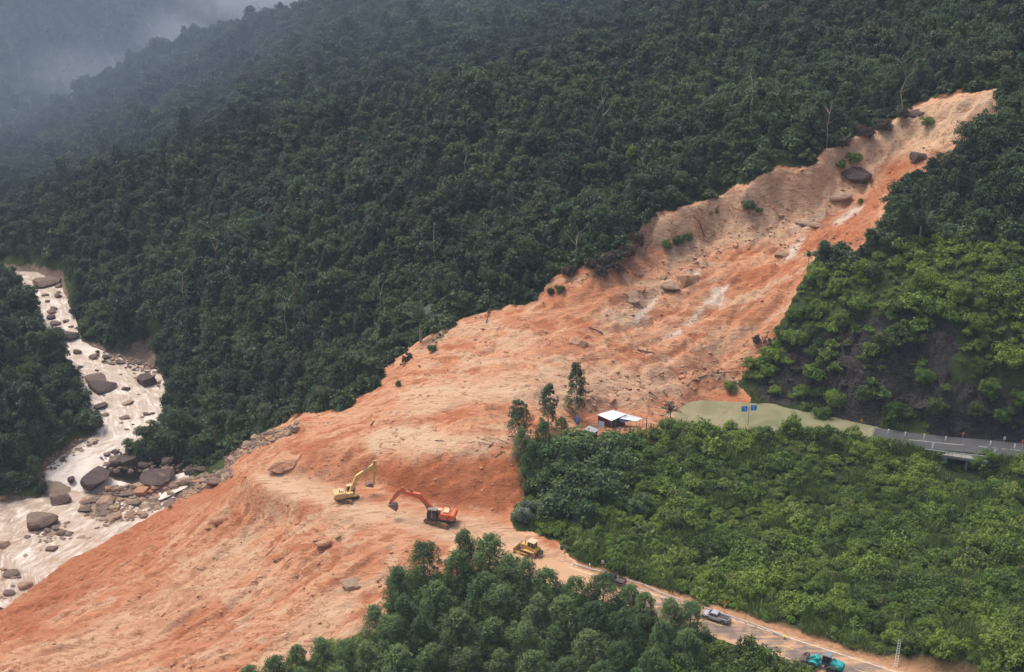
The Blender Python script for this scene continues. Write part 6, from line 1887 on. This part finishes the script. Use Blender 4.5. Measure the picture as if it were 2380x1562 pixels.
# ------------------------------------------------------------------ house by the slide
M_TIN = plain('white_roof_sheet', (.8, .82, .86), .35, spec=.5, dirt=(.62, .64, .68), dirt_amt=.5, dirt_scale=.7)
M_MAROON = plain('maroon_wall_sheet', (.17, .05, .062), .7, var=.35, vscale=1.5)
M_TARPB = plain('blue_tarpaulin', (.05, .11, .36), .45, dirt=(.3, .36, .5), dirt_amt=.7, dirt_scale=1.6)
M_GREYT = plain('grey_tin_sheet', (.42, .43, .44), .5, dirt=(.2, .19, .18), dirt_amt=.6)
M_POLE = plain('bamboo_pole', (.38, .27, .15), .8)
M_GREENC = plain('green_cloth', (.05, .1, .06), .9)
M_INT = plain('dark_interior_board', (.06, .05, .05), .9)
hp = [P(1386, 963.5, 4.6), P(1424, 953, 5.4), P(1456, 962, 5.2), P(1421, 978, 4.4)]     # left, back, right, front of the roof
hc = sum(hp, Vector()) / 4
root = empty('house', (hc.x, hc.y, HOUSE.z))
O = Vector((hc.x, hc.y, HOUSE.z))
def sheet(name, corners, m, parent, n=16, amp=.03, th=.025, sag=0.0):
    """corrugated sheet between four corners"""
    a, b, c, d = corners
    V, F = [], []
    for i in range(n * 2 + 1):
        for j in range(5):
            s, t = i / (n * 2), j / 4
            p = a * (1 - s) * (1 - t) + b * s * (1 - t) + c * s * t + d * (1 - s) * t
            V.append(p - O + Vector((0, 0, amp * (1 if i % 2 else -1) - sag * 4 * s * (1 - s) * 4 * t * (1 - t))))
    k = len(V); V += [v - Vector((0, 0, th)) for v in V]
    for i in range(n * 2):
        for j in range(4):
            q0 = i * 5 + j
            F.append((q0, q0 + 5, q0 + 6, q0 + 1)); F.append((q0 + k, q0 + 1 + k, q0 + 6 + k, q0 + 5 + k))
    me = mesh_from(name, V, F)
    return link(name, me, m, parent)
mid1, mid2 = (hp[0] + hp[3]) / 2, (hp[1] + hp[2]) / 2
roof = sheet('roof', [hp[0], hp[1], hp[2], hp[3]], M_TIN, root)
fl = [hc + (p - hc) * .9 for p in hp]
def wall(name, a, b, m, z1a, z1b, t=.12, lo=None, ribs=True):
    lo = HOUSE.z - .3 if lo is None else lo
    d = (b - a); d.z = 0; n = Vector((d.y, -d.x, 0)).normalized() * t / 2
    V = [Vector((p.x, p.y, z)) + n * s - O for s in (-1, 1) for p, z in ((a, lo), (b, lo), (b, z1b), (a, z1a))]
    q = MB(); q.add(V, [(0, 1, 2, 3), (7, 6, 5, 4), (0, 4, 5, 1), (1, 5, 6, 2), (2, 6, 7, 3), (3, 7, 4, 0)])
    o = q.build(name, m, root)
    if ribs:
        L = d.length; r = MB()
        for i in range(int(L / .4)):
            p = a + d * ((i + .5) / int(L / .4)); zt = z1a + (z1b - z1a) * ((i + .5) / int(L / .4))
            for s in (-1, 1):
                c = Vector((p.x, p.y, 0)) + n * s * 1.2 - Vector((O.x, O.y, 0))
                r.bar((c.x, c.y, lo - O.z), (c.x, c.y, zt - O.z - .03), .05, .05)
        r.build('wall_rib', m, o)
    return o
eps = .1
wall('wall', fl[0], fl[3], M_MAROON, fl[0].z - eps, fl[3].z - eps)
wall('wall', fl[0], fl[1], M_MAROON, fl[0].z - eps, fl[1].z - eps)
wall('wall', fl[1], fl[2], M_MAROON, fl[1].z - eps, fl[2].z - eps)
fm = fl[3] + (fl[2] - fl[3]) * .62
wall('wall', fm, fl[2], M_MAROON, fm.z - eps, fl[2].z - eps)
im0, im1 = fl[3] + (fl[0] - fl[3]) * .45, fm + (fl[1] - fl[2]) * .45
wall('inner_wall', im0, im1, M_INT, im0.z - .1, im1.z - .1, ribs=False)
cA, cB = fl[3] + (fl[2] - fl[3]) * .08, fl[3] + (fl[2] - fl[3]) * .5
wall('hanging_cloth', cA, cB, M_GREENC, HOUSE.z + 1.9, HOUSE.z + 1.9, .05, HOUSE.z + .3, False)
for p in (fl[3], fm, (fl[3] + fm) / 2):
    q = MB(); q.cyl(Vector((p.x, p.y, HOUSE.z - .4)) - O, Vector((p.x, p.y, p.z - .06)) - O, .07, n=8); q.build('post', M_POLE, root)
aw = [P(1440, 972.5, 4.55), P(1456, 962.5, 5.0), P(1493, 972, 4.3), P(1478, 979, 3.9)]
sheet('awning', [aw[0], aw[1], aw[2], aw[3]], M_TIN, root, 8, .015, .02, .25)
tb = [P(1437, 975, 4.35), P(1462, 968, 4.45), P(1470, 978, 3.9), P(1447, 982, 3.6)]
sheet('blue_tarpaulin', tb, M_TARPB, root, 10, .06, .02, .2)
for p in (aw[2], aw[3], (aw[2] + aw[3]) / 2):
    q = MB(); q.cyl(Vector((p.x, p.y, HOUSE.z - .4)) - O, Vector((p.x + .2, p.y, p.z)) - O, .06, n=7); q.build('awning_pole', M_POLE, root)
tag(root, 'small maroon house with white metal roof and awning beside the slide', 'house')

def on(x, y): return G(x, y)
# shed left of the house
p = on(1374, 1012); root = empty('shed', p, -.6); O = Vector((0, 0, 0))
q = MB(); q.prism([(-1.1, -.3), (1.1, -.3), (1.1, 1.35), (-1.1, 1.75)], .85, .93); q.build('back_wall', M_INT, root)
for s in (-1, 1):
    q = MB(); q.box((s * 1.05, 0, .55), (.08, 1.7, 1.6)); q.build('side_wall', M_INT, root)
q = MB(); q.box((0, -.86, .35), (2.1, .06, 1.0)); q.build('front_wall', M_INT, root)
sheet('roof', [Vector((-1.4, -1.2, 1.85)), Vector((1.4, -1.2, 1.5)), Vector((1.4, 1.2, 1.5)), Vector((-1.4, 1.2, 1.85))], M_GREYT, root, 7)
tag(root, 'low dark shed with grey tin roof left of the house', 'shed')
p = on(1395, 995); root = empty('tin_sheet', p, -.5)
V0 = [Vector((-.8, 0, 0)), Vector((.8, 0, 0)), Vector((.8, .7, 1.6)), Vector((-.8, .7, 1.6))]
sheet('panel', V0, M_GREYT, root, 5)
tag(root, 'grey tin sheet leaning on the left wall of the house', 'metal sheet')
p = on(1340, 984); o = rock_mesh(901, 1.6, 5); o.materials.append(M_TARPB); oo = link('tarpaulin_bundle', o); oo.location = p + Vector((0, 0, .8)); oo.scale = (.75, .7, .85)
tag(oo, 'bright blue tarpaulin bundle under the tallest eucalyptus', 'tarpaulin')
p = on(1356, 1014); o = rock_mesh(902, 1.0, 5); o.materials.append(M_WHITE); oo = link('white_sack', o); oo.location = p + Vector((0, 0, .25)); oo.scale = (.4, .3, .35)
tag(oo, 'small white sack in front of the shed', 'sack')
for i, (x, y, m, lab, sc) in enumerate(((1452, 1001, M_RTAN, 'pale sack under the awning pole', (.4, .3, .5)), (1463, 1002, M_DARK, 'dark barrel under the awning', (.32, .32, .6)), (1471, 1000, M_WOODP, 'brown bundle under the awning', (.5, .4, .4)), (1440, 1000, M_TARPB, 'blue drum by the house opening', (.3, .3, .55)))):
    p = on(x, y); me = rock_mesh(910 + i, 1.2, 4); me.materials.append(m); oo = link('bundle', me); oo.location = p + Vector((0, 0, sc[2] * .8)); oo.scale = sc
    tag(oo, lab, 'bundle')
p = on(1500, 1008)
root = empty('dead_tree', p)
q = MB(); q.tube([Vector((0, 0, -.3)), Vector((.1, 0, 2.2)), Vector((0, .1, 4.6))], [.16, .13, .06], 7); q.build('trunk', M_WOOD, root)
q = MB()
for k in range(6):
    z = 1.8 + .45 * k; a = k * 2.3
    q.cyl((0.06, 0, z), (math.cos(a) * .7, math.sin(a) * .7, z + .5), .05, .02, 5)
q.build('branch', M_WOOD, root)
tag(root, 'leafless brown tree right of the house awning', 'tree')
p = on(1305, 1277); root = empty('oil_drum', p)
q = MB(); q.cyl((0, 0, -.1), (0, 0, .9), .32, n=16); q.build('drum_shell', M_DARK, root, .02)
q = MB()
for z in (.28, .58): q.cyl((0, 0, z), (0, 0, z + .05), .34, n=16)
q.build('drum_hoop', M_DARK, root)
tag(root, 'dark drum beside the tilted warning sign behind the bulldozer', 'drum')
# ------------------------------------------------------------------ air: thin haze everywhere, mist banks in the side valley
def volume_material(name, col, density, aniso=0.0):
    m = bpy.data.materials.new(name); m.use_nodes = True
    nt = m.node_tree; nt.nodes.clear()
    o = nt.nodes.new('ShaderNodeOutputMaterial'); v = nt.nodes.new('ShaderNodeVolumePrincipled')
    v.inputs['Color'].default_value = (*col, 1); v.inputs['Density'].default_value = density; v.inputs['Anisotropy'].default_value = aniso
    nt.links.new(v.outputs[0], o.inputs['Volume'])
    return m
zt, zb = float(Z.max()) + 25, float(Z.min()) - 1.5
hb = MB(); hb.box(((GX[0] + GX[-1]) / 2, (GY[0] + GY[-1]) / 2, (zt + zb) / 2), (GX[-1] - GX[0] + 8, GY[-1] - GY[0] + 8, zt - zb))
tag(hb.build('haze', volume_material('haze_air', (.66, .8, 1.0), .00013)), 'thin bluish haze lying over the whole valley', None, None, 'stuff')
def bank(name, label, c, r, seed, density, lumps=9, col=(.93, .95, 1.0)):
    rng = random.Random(seed)
    bm = bmesh.new()
    bmesh.ops.create_icosphere(bm, subdivisions=4, radius=1.0)
    ctr = [Vector((rng.uniform(-1, 1), rng.uniform(-1, 1), rng.uniform(-1, 1))).normalized() for _ in range(lumps)]
    for v in bm.verts:
        n = v.co.normalized()
        k = 1 + .32 * max(max(0, n.dot(q) - .55) * 2.0 for q in ctr) + .1 * math.sin(5 * n.x + seed) * math.sin(4 * n.y + 2 * n.z)
        v.co = Vector((n.x * r[0], n.y * r[1], n.z * r[2])) * k
    me = bpy.data.meshes.new(name); bm.to_mesh(me); bm.free()
    o = link(name, me, volume_material(name + '_air', col, density))
    o.location = c
    return tag(o, label, None, None, 'stuff')
def wisp_material(name, r, density, nscale, seed):
    """torn cloud: densest in the middle, fading to nothing at the edge"""
    m = volume_material(name, (.93, .95, 1.0), density)
    nt = m.node_tree; v = [n for n in nt.nodes if n.type == 'PRINCIPLED_VOLUME'][0]
    tc = nt.nodes.new('ShaderNodeTexCoord'); mp = nt.nodes.new('ShaderNodeMapping'); mp.inputs['Scale'].default_value = [1 / x for x in r]
    nt.links.new(tc.outputs['Object'], mp.inputs['Vector'])
    ln = nt.nodes.new('ShaderNodeVectorMath'); ln.operation = 'LENGTH'; nt.links.new(mp.outputs[0], ln.inputs[0])
    nz = nt.nodes.new('ShaderNodeTexNoise'); nz.inputs['Scale'].default_value = nscale; nz.inputs['Detail'].default_value = 3; nz.inputs['Roughness'].default_value = .6
    mp2 = nt.nodes.new('ShaderNodeMapping'); mp2.inputs['Location'].default_value = (seed, seed * .7, 0); nt.links.new(mp.outputs[0], mp2.inputs['Vector']); nt.links.new(mp2.outputs[0], nz.inputs['Vector'])
    ad = nt.nodes.new('ShaderNodeMath'); ad.operation = 'MULTIPLY_ADD'; nt.links.new(nz.outputs['Fac'], ad.inputs[0]); ad.inputs[1].default_value = 1.1; nt.links.new(ln.outputs['Value'], ad.inputs[2])
    mr = nt.nodes.new('ShaderNodeMapRange'); mr.interpolation_type = 'SMOOTHSTEP'
    mr.inputs['From Min'].default_value = 1.5; mr.inputs['From Max'].default_value = .55; mr.inputs['To Max'].default_value = density
    nt.links.new(ad.outputs[0], mr.inputs['Value']); nt.links.new(mr.outputs[0], v.inputs['Density'])
    return m
def wisp(label, c, r, seed, density, nscale=2.2):
    o = bank('mist', label, c, r, seed, density, 6)
    o.data.materials.clear(); o.data.materials.append(wisp_material('torn_mist', r, density, nscale, seed))
    return o
BLU = (.5, .63, .86); GRY = (.5, .58, .7)
wisp('pale bank of mist in the gap beyond the ridge', PT(640, -50, 900), (90, 90, 50), 3, .022)
bank('mist', 'broad veil of mist over the far mountain at upper left', PT(60, 100, 900), (280, 160, 150), 5, .0004, col=GRY)
wisp('small torn wisp of mist behind the ridge trees', PT(410, 80, 800), (34, 40, 22), 7, .014, 2.6)
wisp('thin torn wisp of mist low behind the spur', PT(205, 170, 770), (60, 40, 24), 8, .008, 2.8)
bank('mist', 'blue veil of mist drifting over the left end of the spur', PT(40, 290, 600), (130, 80, 66), 9, .0011, col=BLU)
bank('mist', 'thin blue veil of mist over the upper forest', PT(620, 40, 610), (250, 120, 70), 10, .001, col=BLU)
# ------------------------------------------------------------------ labels of look-alikes: add the place in the photo
bpy.context.view_layer.update()
from collections import defaultdict
def centre(o):
    pts = []
    for q in ([o] if o.type == 'MESH' else []) + [c for c in o.children if c.type == 'MESH']:
        bb = [q.matrix_world @ Vector(b) for b in q.bound_box]
        pts.append(sum(bb, Vector()) / 8)
    return sum(pts, Vector()) / len(pts) if pts else o.matrix_world.translation
same = defaultdict(list)
for o in SC.objects:
    if o.parent is None and 'category' in o.keys():
        same[o['label']].append(o)
LM = [('orange excavator', 1020, 1195), ('pale yellow excavator', 812, 1140), ('bulldozer', 1230, 1276), ('grey pickup', 1662, 1430), ('teal loader', 1905, 1540), ('white ladder', 2090, 1525), ('twin blue signs', 1737, 938), ('white roofed house', 1430, 975), ('tallest eucalyptus', 1337, 900), ('concrete bridge', 2240, 1068),
      ('small waterfall', 150, 1112), ('peaked river boulder', 339, 885), ('wide flat river rock', 102, 656), ('bright left bank tree', 55, 845), ('large bluish palm', 975, 702), ('yellow creeper covered tree', 1478, 375), ('wedge shaped rock', 1597, 648), ('squarish block', 1340, 790), ('overgrown outcrop', 1985, 392),
      ('top scarp', 2240, 250), ('pale palm crown', 1290, 125), ('palm on the spur', 640, 405), ('huge soil block', 655, 1068), ('pale bush behind the rail', 1632, 1362), ('yellow rail end', 1822, 1476), ('sign beside the pond', 2000, 985), ('white side stream', 480, 1095), ('top right photo corner', 2379, 0), ('top middle of the photo', 1190, 0),
      ('right photo edge', 2379, 760), ('bottom middle of the photo', 1190, 1562), ('bottom right photo corner', 2379, 1562), ('bottom left photo corner', 0, 1562), ('river chute', 140, 770), ('slab beside the stream', 371, 1106), ('silvery shrub', 1215, 1180), ('pale round boulder', 820, 1345), ('lowest slope palm', 2145, 480), ('palm at the pond', 1558, 965), ('left photo edge', 0, 780), ('pond shore', 1850, 975), ('white plate post', 2331, 1025), ('black pickup', 1424, 1348), ('tilted warning sign', 1312, 1285)]
DIRS = ('right of', 'above right of', 'above', 'above left of', 'left of', 'below left of', 'below', 'below right of')
NOUN = (('forest_tree', 'forest tree'), ('shrub', 'leafy shrub'), ('bushy_tree', 'bushy tree'), ('acacia_tree', 'feathery tree'), ('withered_bush', 'withered bush'), ('boulder', 'stone'), ('rock_ledge', 'rock ledge'), ('fallen_log', 'broken branch'), ('stone', 'loose stone'), ('grass_tuft', 'grass tuft'), ('fallen_tree', 'uprooted tree'), ('dead_snag', 'pale bare trunk'), ('understory_bush', 'low forest bush'))
seen = set()
for lab, obs in same.items():
    if len(obs) < 2: continue
    big = sorted(max(o.scale) for o in obs)
    t1, t2 = big[len(big) // 3], big[2 * len(big) // 3]
    for o in obs:
        c = centre(o)
        x, y, _ = proj(np.array(c.x), np.array(c.y), np.array(c.z)); x, y = float(x), float(y)
        base = next(n for k, n in NOUN if o.name.startswith(k))
        if o.name.startswith('boulder') and o.data.materials:
            base = {'grey_brown_boulder': 'grey brown stone', 'dark_purple_boulder': 'dark stone', 'tan_boulder': 'tan stone', 'soil_coated_boulder': 'orange stone'}.get(o.data.materials[0].name, base)
        if o.name.startswith('fallen_log') and o.children[0].data.materials[0].name.startswith('pale'): base = 'pale broken branch'
        sz = max(o.scale)
        size = 'small ' if sz < t1 else ('large ' if sz > t2 else 'medium sized ')
        if o.name.startswith('fallen_log'): size = ''
        for nm, lx_, ly_ in sorted(LM, key=lambda q: math.hypot(q[1] - x, q[2] - y)):
            d = math.hypot(lx_ - x, ly_ - y)
            di = DIRS[int(round(math.atan2(ly_ - y, x - lx_) / (math.pi / 4))) % 8]
            w = 'touching distance ' if d < 28 else 'just ' if d < 70 else 'a little way ' if d < 125 else 'some way ' if d < 200 else 'well ' if d < 300 else 'far ' if d < 450 else 'very far '
            if d < 28: w = 'right up close, '
            l2 = size + base + ' ' + w + di + ' the ' + nm
            if l2 not in seen: break
        seen.add(l2); o['label'] = l2
